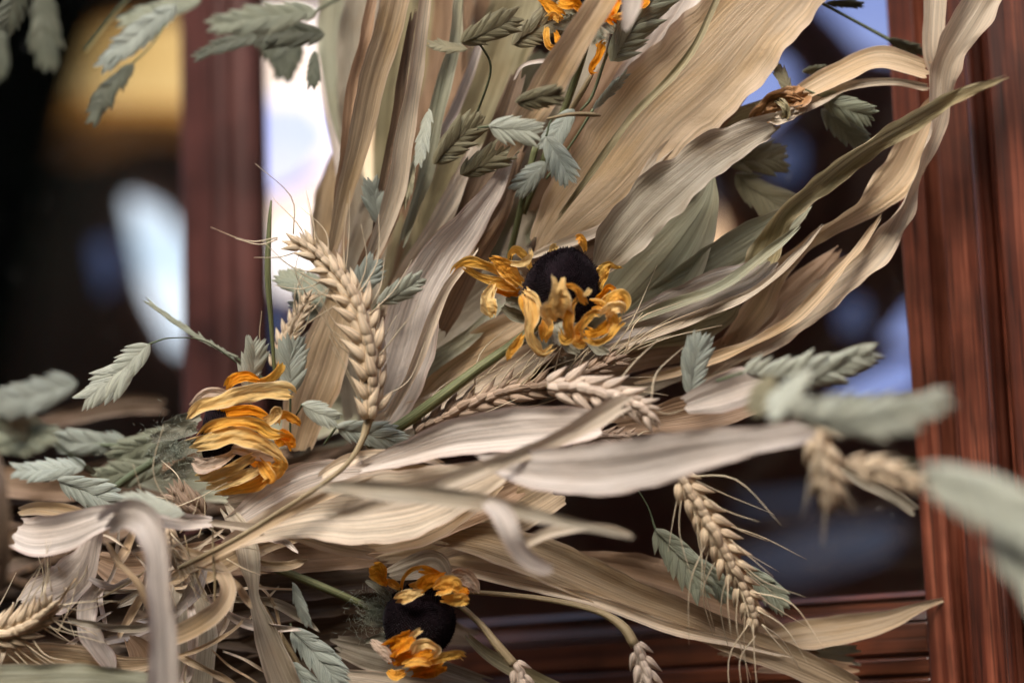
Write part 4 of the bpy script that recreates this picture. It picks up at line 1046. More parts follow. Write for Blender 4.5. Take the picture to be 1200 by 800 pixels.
oats('dark blurred oat spikelets hanging in the top left corner', [(50, -10, 8, 60, 84, 8, 46, 'dark'), (-4, 10, 9, -6, 96, 9, 44, 'dark'), (30, -20, 4, 10, 40, 4, 36, 'dark')], [[(100, 60, 8, 3), (140, 10, 8, 3), (170, -20, 8, 3)]])
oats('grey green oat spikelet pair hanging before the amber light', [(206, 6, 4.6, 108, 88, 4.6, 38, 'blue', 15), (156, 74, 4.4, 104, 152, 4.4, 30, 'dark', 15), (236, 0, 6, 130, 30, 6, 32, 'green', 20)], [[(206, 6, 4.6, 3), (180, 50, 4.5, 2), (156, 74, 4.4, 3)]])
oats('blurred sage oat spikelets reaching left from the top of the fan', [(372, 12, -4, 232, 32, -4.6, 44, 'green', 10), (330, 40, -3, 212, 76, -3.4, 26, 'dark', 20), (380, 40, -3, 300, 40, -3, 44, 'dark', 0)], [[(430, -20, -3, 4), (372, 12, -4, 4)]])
oats('dark oat spikelets hanging beside the bright reflection', [(345, 34, 6.5, 330, 96, 6.5, 44, 'dark'), (368, 60, 3.0, 364, 106, 3, 20, 'dark', 20), (300, 30, 6.5, 330, 84, 6.5, 34, 'dark')])
oats('pale blurred small oat tip left of the flower stem', [(440, 440, 1, 420, 470, 1, 20, 'blue')])

# ------------------------------------------------------------------ wheat
def floret_mesh(mat, k):
    n, mm = 10, 10
    V, uv, ed = [], [], []
    R = random.Random(k)
    uo, vo = R.uniform(0, 9), R.uniform(0, 9)
    for i in range(n):
        t = i / (n - 1)
        r = .235 * math.sin(math.pi * (t * .95 + .05) ** .62) ** .9 * (1 - .35 * t)
        for j in range(mm):
            a = j / mm * 2 * math.pi
            ridge = 1 + .26 * max(0, math.cos(a)) ** 6 + .05 * math.cos(a * 5) + R.uniform(-.03, .03)
            V.append((r * ridge * math.sin(a) * .85, t, r * ridge * math.cos(a) * .75 + .06 * math.sin(t * 3)))
            uv.append((uo + abs(a - math.pi) * .12, vo + t * .5)); ed.append(t)
    F = grid_faces(n, mm, wrap=True)
    b = len(V)
    V += [(.01, 1.16, .02)]; uv.append((uo, vo + .6)); ed.append(1)
    for j in range(mm): F.append(((n - 1) * mm + j, (n - 1) * mm + (j + 1) % mm, b))
    return mesh('floret', V, F, mat, uv, ed)


FLO = {c: [floret_mesh(m_, k) for k in range(3)] for c, m_ in WHT.items()}


def wheat(label, path, wpx, col, stem=None, awn=60, awn_spread=22, nsp=None, seed=0, awn_dir=None, group=None, nawn=1, cut=0):
    """path: pixels from the foot of the ear to its tip (px,py,d)"""
    R = random.Random(seed + 77)
    C = spline([list(p) + [0] for p in path], 60)
    P = at_n(C[:, 0], C[:, 1], C[:, 2])
    L_ = np.concatenate([[0], np.cumsum(np.linalg.norm(np.diff(P, axis=0), axis=1))])
    Ltot = L_[-1]
    dm = float(C[:, 2].mean())
    half = wpx * pxm(dm) / 2
    e = empty('wheat_ear', Vector(P[0])); tag(e, label, 'wheat ear', group)
    tube('rachis', [(c[0], c[1], c[2], 5) for c in C[::6]], M['stemb'], e, loc=e.location, sides=5, nl=20)
    if stem: tube('stalk', stem, M['stemb'], e, loc=e.location, sides=7, nl=40)
    n = nsp or max(7, int(Ltot / (half * .50)))
    roll0 = R.uniform(-25, 25)
    for i in range(n):
        t = (i + .3) / n
        s = t * Ltot * .93
        p = np.array([np.interp(s, L_, P[:, k]) for k in range(3)])
        p2 = np.array([np.interp(min(s + Ltot * .04, Ltot), L_, P[:, k]) for k in range(3)])
        p1 = np.array([np.interp(max(s - Ltot * .04, 0), L_, P[:, k]) for k in range(3)])
        Y = Vector(p2 - p1).normalized()
        Z = (CAMPOS - Vector(p)).normalized(); X = Y.cross(Z).normalized(); Z = X.cross(Y)
        q = Quaternion(Y, math.radians(roll0)); X = q @ X; Z = q @ Z
        sd = 1 if i % 2 else -1
        env = (.8 + .5 * t / .25 * .4) if t < .25 else 1.0 - .42 * max(0, t - .45) / .55
        fl = half * 1.75 * env
        mw = Matrix((X, Y, Z)).transposed().to_4x4(); mw.translation = Vector(p)
        mw = mw @ Matrix.Rotation(-sd * math.radians(R.uniform(11, 21)), 4, 'Z') @ Matrix.Rotation(math.radians(R.uniform(-8, 8)), 4, 'X')
        o = link('spikelet', R.choice(FLO[col]), e)
        o.matrix_local = Matrix.Translation(e.location).inverted() @ mw @ Matrix.Translation((sd * half * .10, 0, half * .12)) @ Matrix.Diagonal((fl, fl, fl, 1))
        for k, (rz, ry, oz) in enumerate(((-sd * 16, 30, .12), (sd * 12, -40, .24))):
            f = link('floret', R.choice(FLO[col]), o)
            f.matrix_local = Matrix.Translation((sd * .10 * (1 if k == 0 else -1), .04, oz)) @ Matrix.Rotation(math.radians(rz + R.uniform(-6, 6)), 4, 'Z') @ Matrix.Rotation(math.radians(ry), 4, 'Y') @ Matrix.Rotation(math.radians(R.uniform(-18, -2)), 4, 'X') @ Matrix.Scale(R.uniform(.84, .98), 4)
        # awns
        for kk in range(nawn):
            if R.random() < cut: continue
            ia = min(59, int(t * 59))
            tx, ty = C[min(59, ia + 2), :2] - C[max(0, ia - 2), :2]
            tn = math.hypot(tx, ty) + 1e-6
            if awn_dir: ax, ay = awn_dir
            else: ax, ay = tx / tn, ty / tn
            th = math.radians(R.gauss(sd * awn_spread, 9))
            dx, dy = ax * math.cos(th) - ay * math.sin(th), ax * math.sin(th) + ay * math.cos(th)
            # start near the spikelet tip
            ex, ey = C[ia, 0] + (-ty / tn * 0 + dx) * wpx * .55 * env, C[ia, 1] + dy * wpx * .55 * env
            al = awn * R.uniform(.55, 1.15)
            cv = R.uniform(-.16, .16) + sd * .05
            dz = R.uniform(-.7, .9)
            dd = C[ia, 2] - .15
            tube('awn', [(C[ia, 0] + dx * wpx * .3, C[ia, 1] + dy * wpx * .3, dd, 1.7), (ex + dx * al * .4 - dy * al * cv, ey + dy * al * .4 + dx * al * cv, dd + dz * .4, 1.35),
                         (ex + dx * al * 1.0, ey + dy * al * 1.0, dd + dz, .5)], M['awn'], e, loc=e.location, sides=4, nl=10)
    return e


wheat('large golden wheat ear standing between the left and middle flowers', [(432, 492, -.9), (434, 450, -1.0), (428, 400, -1.1), (412, 350, -1.1), (378, 306, -1.0), (332, 276, -.8)], 48, 'gold',
      stem=[(432, 490, -.9, 12), (424, 516, -1.1, 8), (405, 545, -1.6, 6), (370, 572, -2.0, 6), (330, 598, -2.1, 6), (275, 632, -2.1, 6), (210, 665, -1.8, 6)], awn=80, awn_spread=30, seed=1, nawn=2, cut=.3)
wheat('small blurred wheat ear behind the pale oats above the left flower', [(322, 432, 1.4), (336, 398, 1.4), (352, 366, 1.5), (366, 342, 1.6)], 28, 'gold', awn=60, awn_spread=22, seed=2)
wheat('long dark wheat ear lying from the green stem to the lower middle', [(486, 508, .5), (535, 482, .4), (590, 462, .3), (650, 450, .1), (705, 430, -.2), (745, 408, -.4)], 38, 'brown', awn=110, awn_spread=9, seed=3, awn_dir=(.80, -.60), cut=.1, nsp=24, nawn=2)
wheat('blurred tan wheat ear crossing the end of the dark one', [(640, 452, -1.6), (690, 456, -1.9), (735, 470, -2.2), (775, 492, -2.4)], 46, 'pale', awn=70, awn_spread=20, seed=4, cut=.4, awn_dir=(.9, -.35))
wheat('short brown wheat ear peeping below the dark one', [(672, 524, -.6), (705, 514, -.7), (745, 512, -.8)], 26, 'brown', awn=30, seed=5, cut=.6)
wheat('golden wheat ear hanging at the lower right over the glass', [(792, 552, -1.6), (818, 590, -1.5), (846, 640, -1.3), (872, 692, -1.1), (892, 742, -1.0)], 44, 'gold',
      stem=[(792, 552, -1.6, 7), (775, 535, -1.6, 6), (740, 520, -1, 6)], awn=105, awn_spread=26, seed=6, nawn=2, cut=.2)
wheat('blurred wheat ear hanging below the blurred sage leaves', [(956, 500, -7.2), (966, 535, -7.2), (975, 592, -7.2)], 46, 'gold', awn=60, seed=7, stem=[(956, 500, -7.2, 6), (930, 490, -7, 6)], cut=.4)
wheat('blurred wheat ear pointing right at the door stile', [(990, 548, -8), (1030, 552, -8), (1084, 570, -8)], 40, 'gold', awn=50, seed=8, cut=.5)
wheat('brown wheat ear with many awns at the lower left edge', [(-26, 744, -1.2), (10, 738, -1.3), (40, 724, -1.5), (66, 702, -1.8)], 44, 'gold', awn=85, awn_spread=50, seed=9, nawn=2, cut=.2, nsp=15)
wheat('small brown wheat ear end between the left flower and the cream husk', [(240, 604, .2), (222, 590, -.1), (206, 572, -.3)], 40, 'brown', awn=40, awn_spread=30, seed=10, cut=.6, nsp=8)
wheat('short wheat ear hanging behind the drooping blurred husk', [(196, 616, -1.2), (198, 640, -1.2), (204, 664, -1.2)], 26, 'gold', awn=62, awn_spread=18, seed=11, nawn=2, nsp=7)
wheat('pale wheat ear hanging from a bent stalk at the bottom centre', [(600, 775, -.8), (612, 806, -.8), (622, 860, -.8)], 34, 'pale', stem=[(490, 700, .4, 7), (530, 705, .2, 8), (560, 728, -.2, 8), (580, 752, -.6, 11), (602, 778, -.8, 12)], awn=30, seed=12, cut=.6)
wheat('pale wheat ear hanging from a long stalk right of the bottom centre', [(742, 752, -1.0), (752, 780, -1.0), (762, 850, -1.0)], 36, 'pale',
      stem=[(470, 690, .4, 5), (560, 694, .2, 6), (640, 702, 0, 7), (700, 716, -.4, 8), (730, 734, -.8, 12), (744, 756, -1, 13)], awn=34, seed=13, cut=.6)
# ------------------------------------------------------------------ dried flowers
def cone(e, cx, cy, cd, rpx, hpx, axis, seed=0):
    """dome of tiny dark florets. axis = (right, up, towards lens)"""
    A = (CX * axis[0] + CY * axis[1] - CZ * axis[2]).normalized()
    r, h = rpx * pxm(cd), hpx * pxm(cd)
    X = A.orthogonal().normalized(); Y = A.cross(X)
    mw = Matrix((X, Y, A)).transposed().to_4x4(); mw.translation = at(cx, cy, cd)
    R = random.Random(seed)
    n, mm = 18, 32
    V = []
    def prof(t):          # t 0 rim .. 1 apex
        a = t * math.pi / 2
        return r * (math.cos(a) ** 1.12) * (1 + .06 * math.sin(t * 3)), h * math.sin(a)
    for i in range(n):
        q, z = prof(i / (n - 1) * .985)
        for j in range(mm):
            a = j / mm * 2 * math.pi
            k = 1 + .045 * math.sin(a * 3 + seed) * math.sin(i * .3 + seed) + .03 * math.sin(a * 5 + i * .5) + R.uniform(-.015, .015)
            V.append((q * k * math.cos(a), q * k * math.sin(a), z))
    F = grid_faces(n, mm, wrap=True); F.append(tuple((n - 1) * mm + j for j in range(mm)))
    F.append(tuple(range(mm))[::-1])
    o = link('cone', mesh('cone', V, F, M['cone']), e)
    o.matrix_local = Matrix.Translation(e.location).inverted() @ mw
    V, F = [], []
    N_ = 2200
    for i in range(N_):
        t = 1 - math.sqrt(1 - (i + .5) / N_ * .995) if False else math.asin((i + .5) / N_) / (math.pi / 2)
        a = i * 2.399963
        q, z = prof(t)
        c = Vector((q * math.cos(a), q * math.sin(a), z))
        nrm = Vector((c.x / r, c.y / r, z / h * 1.1)).normalized()
        nrm = (nrm + Vector((R.uniform(-.3, .3), R.uniform(-.3, .3), R.uniform(0, .4)))).normalized()
        tt = nrm.orthogonal().normalized(); bb = nrm.cross(tt)
        s = r * R.uniform(.02, .034); l = r * R.choice([R.uniform(.03, .07), R.uniform(.05, .11)])
        b = len(V)
        for k in range(3):
            an = k * 2.094 + a
            V.append(tuple(c + (tt * math.cos(an) + bb * math.sin(an)) * s - nrm * s * .3))
        V.append(tuple(c + nrm * l))
        F += [(b, b + 1, b + 3), (b + 1, b + 2, b + 3), (b + 2, b, b + 3)]
    f = link('disc_floret', mesh('disc_floret', V, F, M['cone'], smooth=False), o)
    f['kind'] = 'stuff'
    return o


def hairs(e, cx, cy, cd, spread, n, seed, ln=10):
    R = random.Random(seed)
    V, F = [], []
    for i in range(n):
        a = R.uniform(0, 6.28); q = abs(R.gauss(0, .5))
        p = at(cx + math.cos(a) * q * spread, cy + math.sin(a) * q * spread, cd + R.uniform(-.3, .3)) - e.location
        dv = (CX * R.gauss(0, 1) + CY * R.gauss(0, 1) - CZ * R.gauss(.3, .8)).normalized()
        sd = dv.orthogonal().normalized() * pxm(0) * .35
        l = ln * pxm(0) * R.uniform(.4, 1.2)
        b = len(V)
        V += [tuple(p - sd), tuple(p + sd), tuple(p + dv.cross(sd)), tuple(p + dv * l + CY * R.uniform(-1, 1) * l * .2)]
        F += [(b, b + 1, b + 3), (b + 1, b + 2, b + 3), (b + 2, b, b + 3)]
    o = link('hair', mesh('hair', V, F, M['hair'], smooth=False), e)
    o['kind'] = 'stuff'


def petals(e, lst, seed=0, **kw):
    for i, (c, pts) in enumerate(lst):
        k = dict(crinkle=.032, ruffle=.14, cup=.10, ribs=.05, nu=15, nl=60, wob=1.0, jag=.14, edgewave=.16)
        k.update(kw)
        ribbon('petal', pts, M[{'g': 'petal', 'p': 'petalp', 'o': 'petalo', 'f': 'petalr'}[c]], e, seed=seed + i * 3, loc=e.location, rollj=30, **k)


def sepals(e, lst, seed=0):
    for i, pts in enumerate(lst):
        ribbon('sepal', pts, M['sepal'], e, seed=seed + i, loc=e.location, crinkle=.05, cup=.2, nu=7, nl=16, wob=.5)


# middle flower
f1 = empty('dried_flower', at(650, 360, .3)); tag(f1, 'dried black eyed flower with tall dark cone and curled golden petals in the middle', 'flower')
cone(f1, 656, 353, .3, 44, 67, (.20, .84, .50), 1)
tube('stem', [(640, 372, .7, 9), (600, 404, .3, 10), (560, 432, .1, 11), (515, 466, .1, 12), (470, 498, .3, 12), (430, 520, .6, 12)], M['stemg'], f1, loc=f1.location, sides=16, flute=.12, nl=40)
petals(f1, [
    ('g', [(614, 338, .2, 10), (592, 322, 0, 13), (572, 311, -.3, 13), (550, 305, -.4, 12), (536, 311, -.5, 8), (528, 322, -.5, 3)]),
    ('g', [(612, 334, -.1, 12), (598, 322, -.4, 20), (583, 308, -.5, 17), (571, 303, -.4, 6)]),
    ('g', [(606, 338, .1, 10), (586, 330, -.1, 14), (564, 325, -.2, 9), (548, 316, -.3, 8), (540, 310, -.3, 4)]),
    ('g', [(622, 318, .1, 5), (617, 304, -.3, 9), (606, 293, -.5, 10), (599, 296, -.8, 9), (597, 306, -.7, 6)]),
    ('p', [(598, 308, -.9, 6), (612, 307, -1.0, 9), (621, 299, -.9, 9), (622, 291, -.8, 3)]),
    ('o', [(610, 343, .3, 8), (594, 344, 0, 11), (578, 339, -.1, 7)]),
    ('o', [(610, 326, .3, 6), (603, 318, 0, 10), (598, 312, -.1, 8)]),
    ('g', [(606, 340, .4, 12), (590, 336, .2, 16), (578, 330, .1, 8)]),
    ('p', [(580, 331, -.2, 8), (572, 346, -.5, 18), (573, 358, -.6, 20), (576, 374, -.5, 9)]),
    ('p', [(613, 338, -.9, 12), (620, 352, -1.3, 16), (624, 372, -1.5, 15), (622, 390, -1.5, 15), (628, 406, -1.4, 14), (636, 414, -1.3, 10), (650, 405, -1.3, 6)]),
    ('p', [(611, 340, -1.1, 5), (627, 348, -1.5, 8), (635, 364, -1.7, 9), (643, 378, -1.5, 9), (643, 386, -1.4, 4)]),
    ('g', [(613, 344, -1.0, 8), (612, 354, -1.2, 8), (618, 372, -1.3, 6)]),
    ('g', [(614, 390, -1.2, 5), (607, 400, -1.3, 9), (599, 412, -1.2, 10), (594, 424, -1.1, 5)]),
    ('p', [(656, 323, -2.0, 18, 0), (655, 338, -2.2, 20, 0), (654, 354, -2.1, 32, 0), (652, 370, -1.8, 34, 0), (652, 378, -1.7, 22, 0)]),
    ('g', [(642, 372, -1.0, 12, 0), (640, 388, -1.3, 16, 0), (638, 402, -1.2, 9, 0)]),
    ('g', [(672, 384, -1.2, 10, 0), (676, 398, -1.5, 14, 0), (688, 404, -1.4, 7, 0)]),
    ('p', [(706, 372, -1.5, 12, 0), (716, 360, -1.8, 15, 0), (728, 358, -1.7, 12, 0), (732, 368, -1.5, 5, 0)]),
    ('g', [(657, 338, -2.1, 6), (668, 336, -2.1, 7), (677, 341, -2.1, 9), (684, 354, -1.9, 9), (687, 358, -1.8, 3)]),
    ('p', [(682, 346, -2.0, 4), (688, 342, -2.1, 7), (692, 338, -2.1, 5)]),
    ('g', [(678, 348, -1.9, 5), (668, 360, -2.0, 10), (664, 378, -1.9, 12), (668, 394, -1.7, 12), (660, 399, -1.6, 11), (655, 384, -1.6, 5)]),
    ('g', [(684, 398, -1.2, 14), (678, 388, -1.5, 12), (684, 376, -1.7, 11), (694, 366, -1.8, 9), (704, 368, -1.8, 8)]),
    ('o', [(684, 388, -1.2, 14), (696, 392, -1.4, 12), (708, 386, -1.4, 12), (716, 374, -1.4, 8)]),
    ('g', [(683, 394, -1.5, 5), (696, 401, -1.7, 9), (712, 396, -1.7, 8), (722, 384, -1.6, 12), (731, 374, -1.4, 9)]),
    ('g', [(692, 358, -1.2, 16), (704, 358, -1.5, 14), (714, 366, -1.6, 13), (718, 378, -1.5, 10), (712, 388, -1.4, 6)]),
    ('g', [(704, 362, -.8, 10), (712, 350, -1.1, 13), (722, 346, -1.3, 18), (730, 352, -1.2, 18), (728, 364, -1.1, 12)]),
    ('o', [(696, 352, -.5, 6), (706, 344, -.8, 9), (714, 336, -.9, 7), (722, 342, -.9, 6)]),
    ('g', [(698, 330, .2, 18), (706, 318, 0, 18), (713, 312, 0, 11), (722, 314, -.1, 5), (731, 314, -.1, 3)]),
    ('g', [(700, 352, .1, 8), (703, 338, -.1, 8), (708, 326, -.1, 10), (712, 318, -.2, 6)]),
    ('g', [(686, 296, 0, 4), (683, 285, -.2, 9), (679, 278, -.3, 12), (674, 281, -.3, 5)]),
    ('p', [(644, 300, 0, 10), (648, 291, -.1, 11), (652, 286, -.2, 6)]),
], seed=400)
sepals(f1, [[(625, 372, .5, 12), (606, 370, .2, 16), (588, 360, .1, 8)], [(640, 385, -.3, 14), (640, 400, -.6, 18), (645, 412, -.7, 8)],
            [(660, 390, -.6, 14), (668, 404, -.8, 18), (680, 414, -.8, 6)], [(690, 392, -.3, 12), (700, 408, -.4, 14), (715, 414, -.4, 4)],
            [(630, 360, .4, 12), (612, 356, .1, 16), (592, 350, 0, 6)], [(650, 378, -.7, 16), (654, 392, -.9, 20), (656, 404, -1, 8)]], 460)
hairs(f1, 645, 392, -.6, 34, 500, 5, 7)
# left flower
f2 = empty('dried_flower', at(285, 512, .6)); tag(f2, 'dried flower seen from its side with yellow petals folded over in layers at the left', 'flower')
cone(f2, 256, 514, .8, 42, 52, (.75, .0, .3), 2)
petals(f2, [
    ('o', [(264, 458, .6, 8), (272, 446, .2, 14), (288, 440, -.1, 13), (304, 446, -.2, 7)]),
    ('g', [(300, 448, .1, 6), (316, 444, -.2, 10), (326, 434, -.3, 13), (330, 424, -.3, 8)]),
    ('f', [(222, 476, .4, 4), (236, 462, 0, 10), (252, 458, -.1, 12), (272, 464, 0, 8)]),
    ('p', [(217, 492, .1, 5, 20), (232, 478, -.5, 17, 20), (258, 470, -.8, 18, 15), (286, 460, -.9, 20, 0), (318, 457, -.8, 22, 0), (340, 460, -.7, 18, 0), (346, 464, -.6, 6, 0)]),
    ('o', [(244, 484, .4, 8), (270, 482, 0, 13), (296, 482, -.1, 14), (316, 492, 0, 8)]),
    ('g', [(232, 512, .1, 5), (246, 500, -.5, 12), (272, 494, -.8, 13), (300, 497, -.9, 16), (318, 506, -.8, 14), (334, 510, -.7, 5)]),
    ('o', [(246, 500, .3, 8), (272, 500, 0, 10), (292, 500, -.1, 8)]),
    ('p', [(306, 496, -.3, 10), (318, 490, -.7, 14), (326, 480, -.8, 12), (324, 498, -.6, 6)]),
    ('g', [(318, 490, 0, 10), (332, 486, -.3, 14), (346, 492, -.4, 10), (352, 500, -.3, 5)]),
    ('p', [(220, 522, 0, 12, 10), (244, 516, -.6, 22, 10), (272, 510, -.9, 22, 5), (296, 514, -1.0, 20, 0), (316, 524, -.9, 16, 0), (336, 542, -.7, 5, 0)]),
    ('o', [(320, 520, -.2, 14), (334, 516, -.4, 16), (346, 520, -.3, 10)]),
    ('o', [(326, 506, -.2, 12), (338, 514, -.4, 14), (344, 526, -.3, 8)]),
    ('f', [(256, 528, .2, 6), (276, 526, -.3, 12), (302, 532, -.5, 14), (328, 538, -.4, 10)]),
    ('f', [(223, 540, 0, 10), (238, 546, -.4, 18), (256, 540, -.6, 18), (276, 530, -.6, 8)]),
    ('p', [(228, 560, .1, 10), (250, 556, -.4, 16), (276, 546, -.7, 18), (300, 534, -.7, 10)]),
    ('p', [(240, 570, .2, 8), (262, 566, -.3, 14), (288, 556, -.6, 14), (308, 548, -.6, 8)]),
    ('g', [(250, 578, .3, 6), (275, 574, -.2, 10), (300, 568, -.4, 14), (318, 556, -.4, 10)]),
    ('o', [(280, 566, .2, 10), (300, 560, -.1, 16), (314, 548, -.1, 14)]),
    ('o', [(296, 538, .1, 12), (308, 546, -.1, 20), (312, 560, 0, 12)]),
    ('g', [(302, 538, -.4, 10), (312, 552, -.8, 14), (318, 562, -.9, 12), (308, 566, -.8, 4)]),
    ('g', [(314, 560, -.3, 16), (326, 552, -.6, 22), (328, 540, -.6, 14), (322, 532, -.5, 6)]),
], seed=500, cup=.14, crinkle=.028, edgewave=.12, ruffle=.14, jag=.10)
sepals(f2, [[(232, 500, 1.0, 14), (205, 505, .9, 20), (176, 515, .9, 8)], [(232, 520, 1.0, 14), (205, 528, .9, 20), (180, 542, .9, 6)],
            [(236, 540, 1.0, 14), (212, 548, .9, 18), (190, 560, .9, 6)], [(236, 486, 1.1, 12), (214, 492, 1.1, 16), (190, 498, 1.2, 5)]], 560)
hairs(f2, 205, 528, .8, 44, 700, 6, 10)
tube('stem', [(240, 515, 1.2, 10), (200, 530, 1.6, 10), (150, 560, 2.2, 9), (100, 600, 2.8, 9)], M['stemd'], f2, loc=f2.location, sides=8)
# lower flower
f3 = empty('dried_flower', at(495, 728, .1)); tag(f3, 'dried orange petalled flower with a round grey black cone near the bottom edge', 'flower')
cone(f3, 482, 728, .2, 42, 60, (.55, .05, .62), 3)
petals(f3, [
    ('o', [(434, 662, -.2, 8), (442, 666, -.3, 20), (448, 678, -.3, 16), (456, 686, -.2, 6)]),
    ('g', [(452, 680, -.1, 6), (462, 685, -.3, 9), (470, 690, -.3, 5)]),
    ('g', [(469, 692, -.3, 4), (472, 678, -.6, 5), (482, 668, -.8, 6), (496, 664, -.8, 5)]),
    ('o', [(490, 666, -.5, 8), (504, 668, -.8, 12), (518, 676, -.8, 12), (528, 686, -.7, 6)]),
    ('o', [(488, 694, -.9, 10), (500, 684, -1.1, 16), (514, 676, -1.1, 14), (524, 672, -1, 6)]),
    ('p', [(461, 704, -.8, 8, 0), (470, 698, -1.2, 16, 10), (482, 695, -1.3, 14, 10), (497, 693, -1.2, 6, 0)]),
    ('g', [(480, 690, -.4, 12), (492, 684, -.6, 14), (500, 676, -.6, 8)]),
    ('g', [(508, 692, -1.0, 12), (520, 688, -1.3, 20), (532, 686, -1.4, 18), (540, 694, -1.3, 10)]),
    ('g', [(514, 700, -1.0, 12), (528, 702, -1.3, 14), (542, 702, -1.3, 14), (551, 706, -1.2, 8)]),
    ('o', [(536, 688, -.7, 10), (544, 694, -1, 14), (550, 696, -1, 8)]),
    ('f', [(526, 672, -.3, 8), (542, 672, -.7, 16), (555, 682, -.8, 16), (560, 696, -.7, 10)]),
    ('o', [(454, 762, -.8, 18), (466, 754, -1.3, 24), (478, 746, -1.4, 18), (484, 738, -1.4, 8)]),
    ('p', [(480, 750, -1.2, 5), (488, 742, -1.6, 8), (494, 736, -1.6, 7)]),
    ('f', [(434, 748, -.6, 5, 0), (442, 756, -.9, 12, 10), (452, 766, -1.0, 13, 0), (462, 776, -1.0, 5, 0)]),
    ('p', [(482, 768, -1.3, 8), (490, 756, -1.7, 12), (502, 752, -1.8, 10), (514, 760, -1.6, 9), (506, 768, -1.6, 8)]),
    ('o', [(456, 780, -.8, 14), (474, 772, -1.2, 24), (494, 768, -1.4, 20), (514, 762, -1.4, 10)]),
    ('g', [(454, 784, -.9, 8), (464, 790, -1.1, 12), (476, 786, -1.1, 6)]),
    ('o', [(480, 790, -.9, 14), (500, 784, -1.2, 20), (522, 776, -1.2, 14)]),
    ('g', [(500, 776, -1.2, 10), (520, 770, -1.5, 12), (538, 766, -1.5, 10), (546, 770, -1.4, 8)]),
    ('g', [(470, 778, -1.3, 8), (490, 774, -1.6, 10), (508, 778, -1.5, 8)]),
], seed=600)
sepals(f3, [[(462, 706, .3, 8), (446, 690, .1, 10), (428, 680, .2, 4)], [(458, 716, .3, 8), (440, 712, .2, 9), (420, 704, .3, 3)],
            [(456, 728, .3, 8), (440, 730, .2, 10), (424, 726, .3, 3)], [(458, 742, .3, 8), (442, 748, .2, 10), (428, 752, .3, 4)], [(470, 694, .2, 8), (456, 680, .1, 8), (445, 672, .2, 3)]], 660)
hairs(f3, 440, 716, .1, 34, 800, 7, 12)
tube('stem', [(455, 722, .6, 9), (430, 710, .8, 9), (380, 688, 1.0, 10), (330, 668, 1.2, 10), (290, 655, 1.4, 10)], M['stemg'], f3, loc=f3.location, sides=10, flute=.1)
# topmost flower
f4 = empty('dried_flower', at(690, 5, .2)); tag(f4, 'dried orange flower cut off by the top edge behind the blurred husks', 'flower')
cone(f4, 690, 2, .4, 26, 34, (.1, .9, .35), 4)
petals(f4, [
    ('o', [(626, -6, .3, 6), (640, 4, 0, 12), (652, 14, -.2, 14), (662, 20, -.2, 8)]),
    ('g', [(640, 22, 0, 8), (648, 18, -.3, 10), (656, 26, -.3, 6)]),
    ('o', [(652, 0, -.4, 10), (664, 4, -.8, 14), (676, 4, -.9, 14), (682, 14, -.8, 8)]),
    ('g', [(641, 30, .1, 5), (640, 42, -.2, 8), (644, 54, -.3, 8), (655, 58, -.3, 8)]),
    ('o', [(650, 36, .1, 5), (654, 46, -.2, 8), (660, 52, -.2, 6)]),
    ('o', [(726, -4, -.2, 14), (718, 8, -.6, 20), (716, 20, -.7, 16), (722, 28, -.6, 6)]),
    ('o', [(708, 8, -.2, 10), (708, 18, -.6, 14), (706, 26, -.6, 8)]),
    ('g', [(716, 22, -.7, 6), (726, 20, -.8, 10), (734, 14, -.7, 6)]),
    ('o', [(756, -6, 0, 10), (754, 2, -.2, 12), (750, 10, -.2, 5)]),
    ('o', [(711, 48, .2, 5), (706, 54, 0, 10), (702, 66, -.1, 10), (695, 76, -.1, 9), (694, 84, -.1, 7), (700, 86, 0, 3)]),
    ('o', [(698, 50, .2, 4), (702, 56, 0, 5), (704, 62, 0, 3)]),
    ('g', [(682, 14, -.3, 8), (690, 8, -.6, 8), (694, 12, -.6, 5)]),
], seed=700)
sepals(f4, [[(680, 20, .4, 14), (664, 28, .2, 16), (648, 32, .2, 6)], [(694, 26, .3, 14), (698, 42, .1, 18), (700, 52, .1, 8)], [(708, 24, .4, 14), (718, 34, .2, 12), (728, 38, .2, 4)],
            [(684, 22, .3, 12), (678, 36, .1, 14), (672, 46, .1, 5)]], 760)
hairs(f4, 668, 34, .2, 30, 350, 8, 7); hairs(f4, 704, 42, .1, 20, 250, 9, 7)
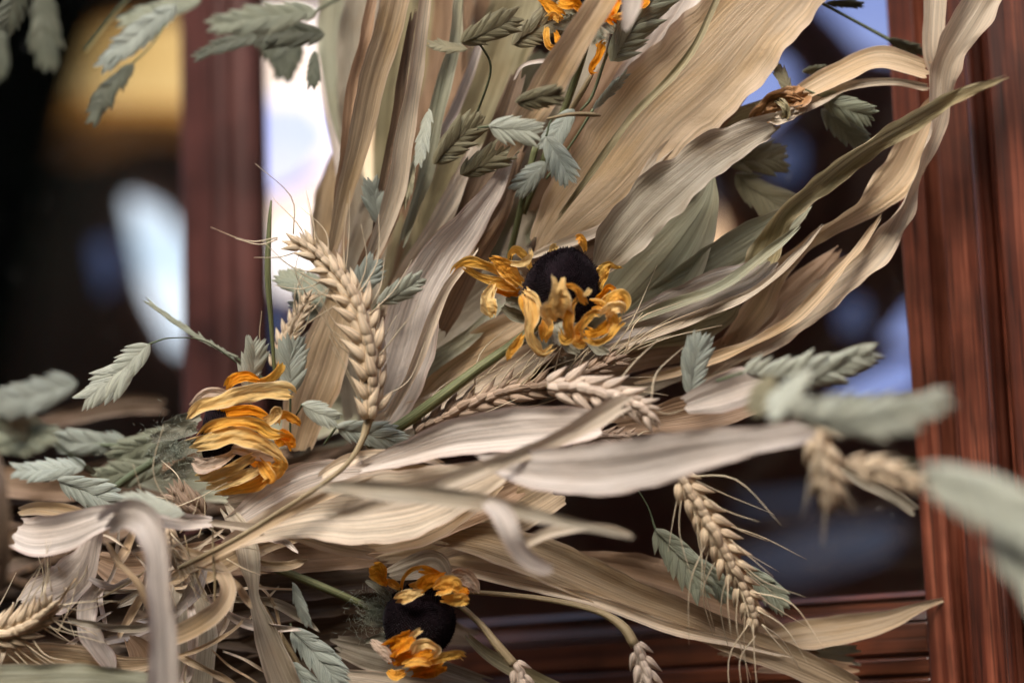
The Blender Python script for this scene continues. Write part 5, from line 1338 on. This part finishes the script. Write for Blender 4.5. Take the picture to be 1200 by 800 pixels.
tube('stem', [(690, 20, .7, 9), (684, 60, 1.0, 9), (664, 120, 1.2, 9), (640, 180, 1.3, 9), (612, 250, 1.6, 9)], M['stemg'], f4, loc=f4.location, sides=10, flute=.1)

# ------------------------------------------------------------------ loose stems and threads
def stem_thing(label, pts, mat='stemg', cat='stem', name='flower_stem', sides=7):
    o = tube(name, pts, M[mat], sides=sides, flute=.08 if sides > 8 else 0)
    tag(o, label, cat); return o


stem_thing('thin green stem rising from the left flower past the bright reflection', [(322, 440, .6, 4), (318, 380, .4, 6), (314, 320, .3, 8), (316, 260, .4, 5), (318, 235, .5, 2)], 'stemg')
stem_thing('dark green stem hanging down through the centre gap behind the pale oats', [(628, 170, 1.0, 8), (618, 210, 1.1, 8), (606, 262, 1.4, 8), (590, 330, 2, 8)], 'stemg')
stem_thing('pale thin stalk arching over the big tan husk from the oats', [(640, 140, -.6, 3), (670, 134, -.7, 5), (700, 135, -.6, 6), (704, 136, -.6, 2)], 'stemb')
stem_thing('rusty twig hanging beside the topmost flower', [(694, 86, .4, 5), (684, 104, .5, 7), (668, 130, .8, 7), (655, 150, 1, 5)], 'stemb')
stem_thing('thin straw thread hanging beside the tan curled loop', [(249, 614, -1.6, 2), (250, 650, -1.8, 3), (252, 690, -1.9, 3), (250, 728, -1.8, 1.5), (246, 736, -1.8, 1)], 'stemb', 'straw', 'straw_thread', 4)
stem_thing('long straw thread crossing the small lower left gap', [(108, 704, -1.2, 1), (130, 694, -1.3, 2), (160, 676, -1.4, 2.2), (180, 662, -1.4, 1.5)], 'stemb', 'straw', 'straw_thread', 4)
stem_thing('fine thread slanting from the level husk to the loop', [(216, 626, -1.2, 1), (226, 665, -1.4, 2), (244, 704, -1.4, 1)], 'stemb', 'straw', 'straw_thread', 4)
stem_thing('grey twig lying slantwise under the blurred whitish husk', [(650, 520, 1.2, 8), (590, 545, 1.2, 9), (520, 575, 1.3, 9), (450, 600, 1.4, 7)], 'stemb', 'twig', 'twig')
stem_thing('brown twig stalk running down left of the slim grey strip', [(298, 690, .2, 4), (320, 730, .2, 7), (348, 776, .3, 7), (372, 830, .4, 6)], 'stemb', 'twig', 'twig')
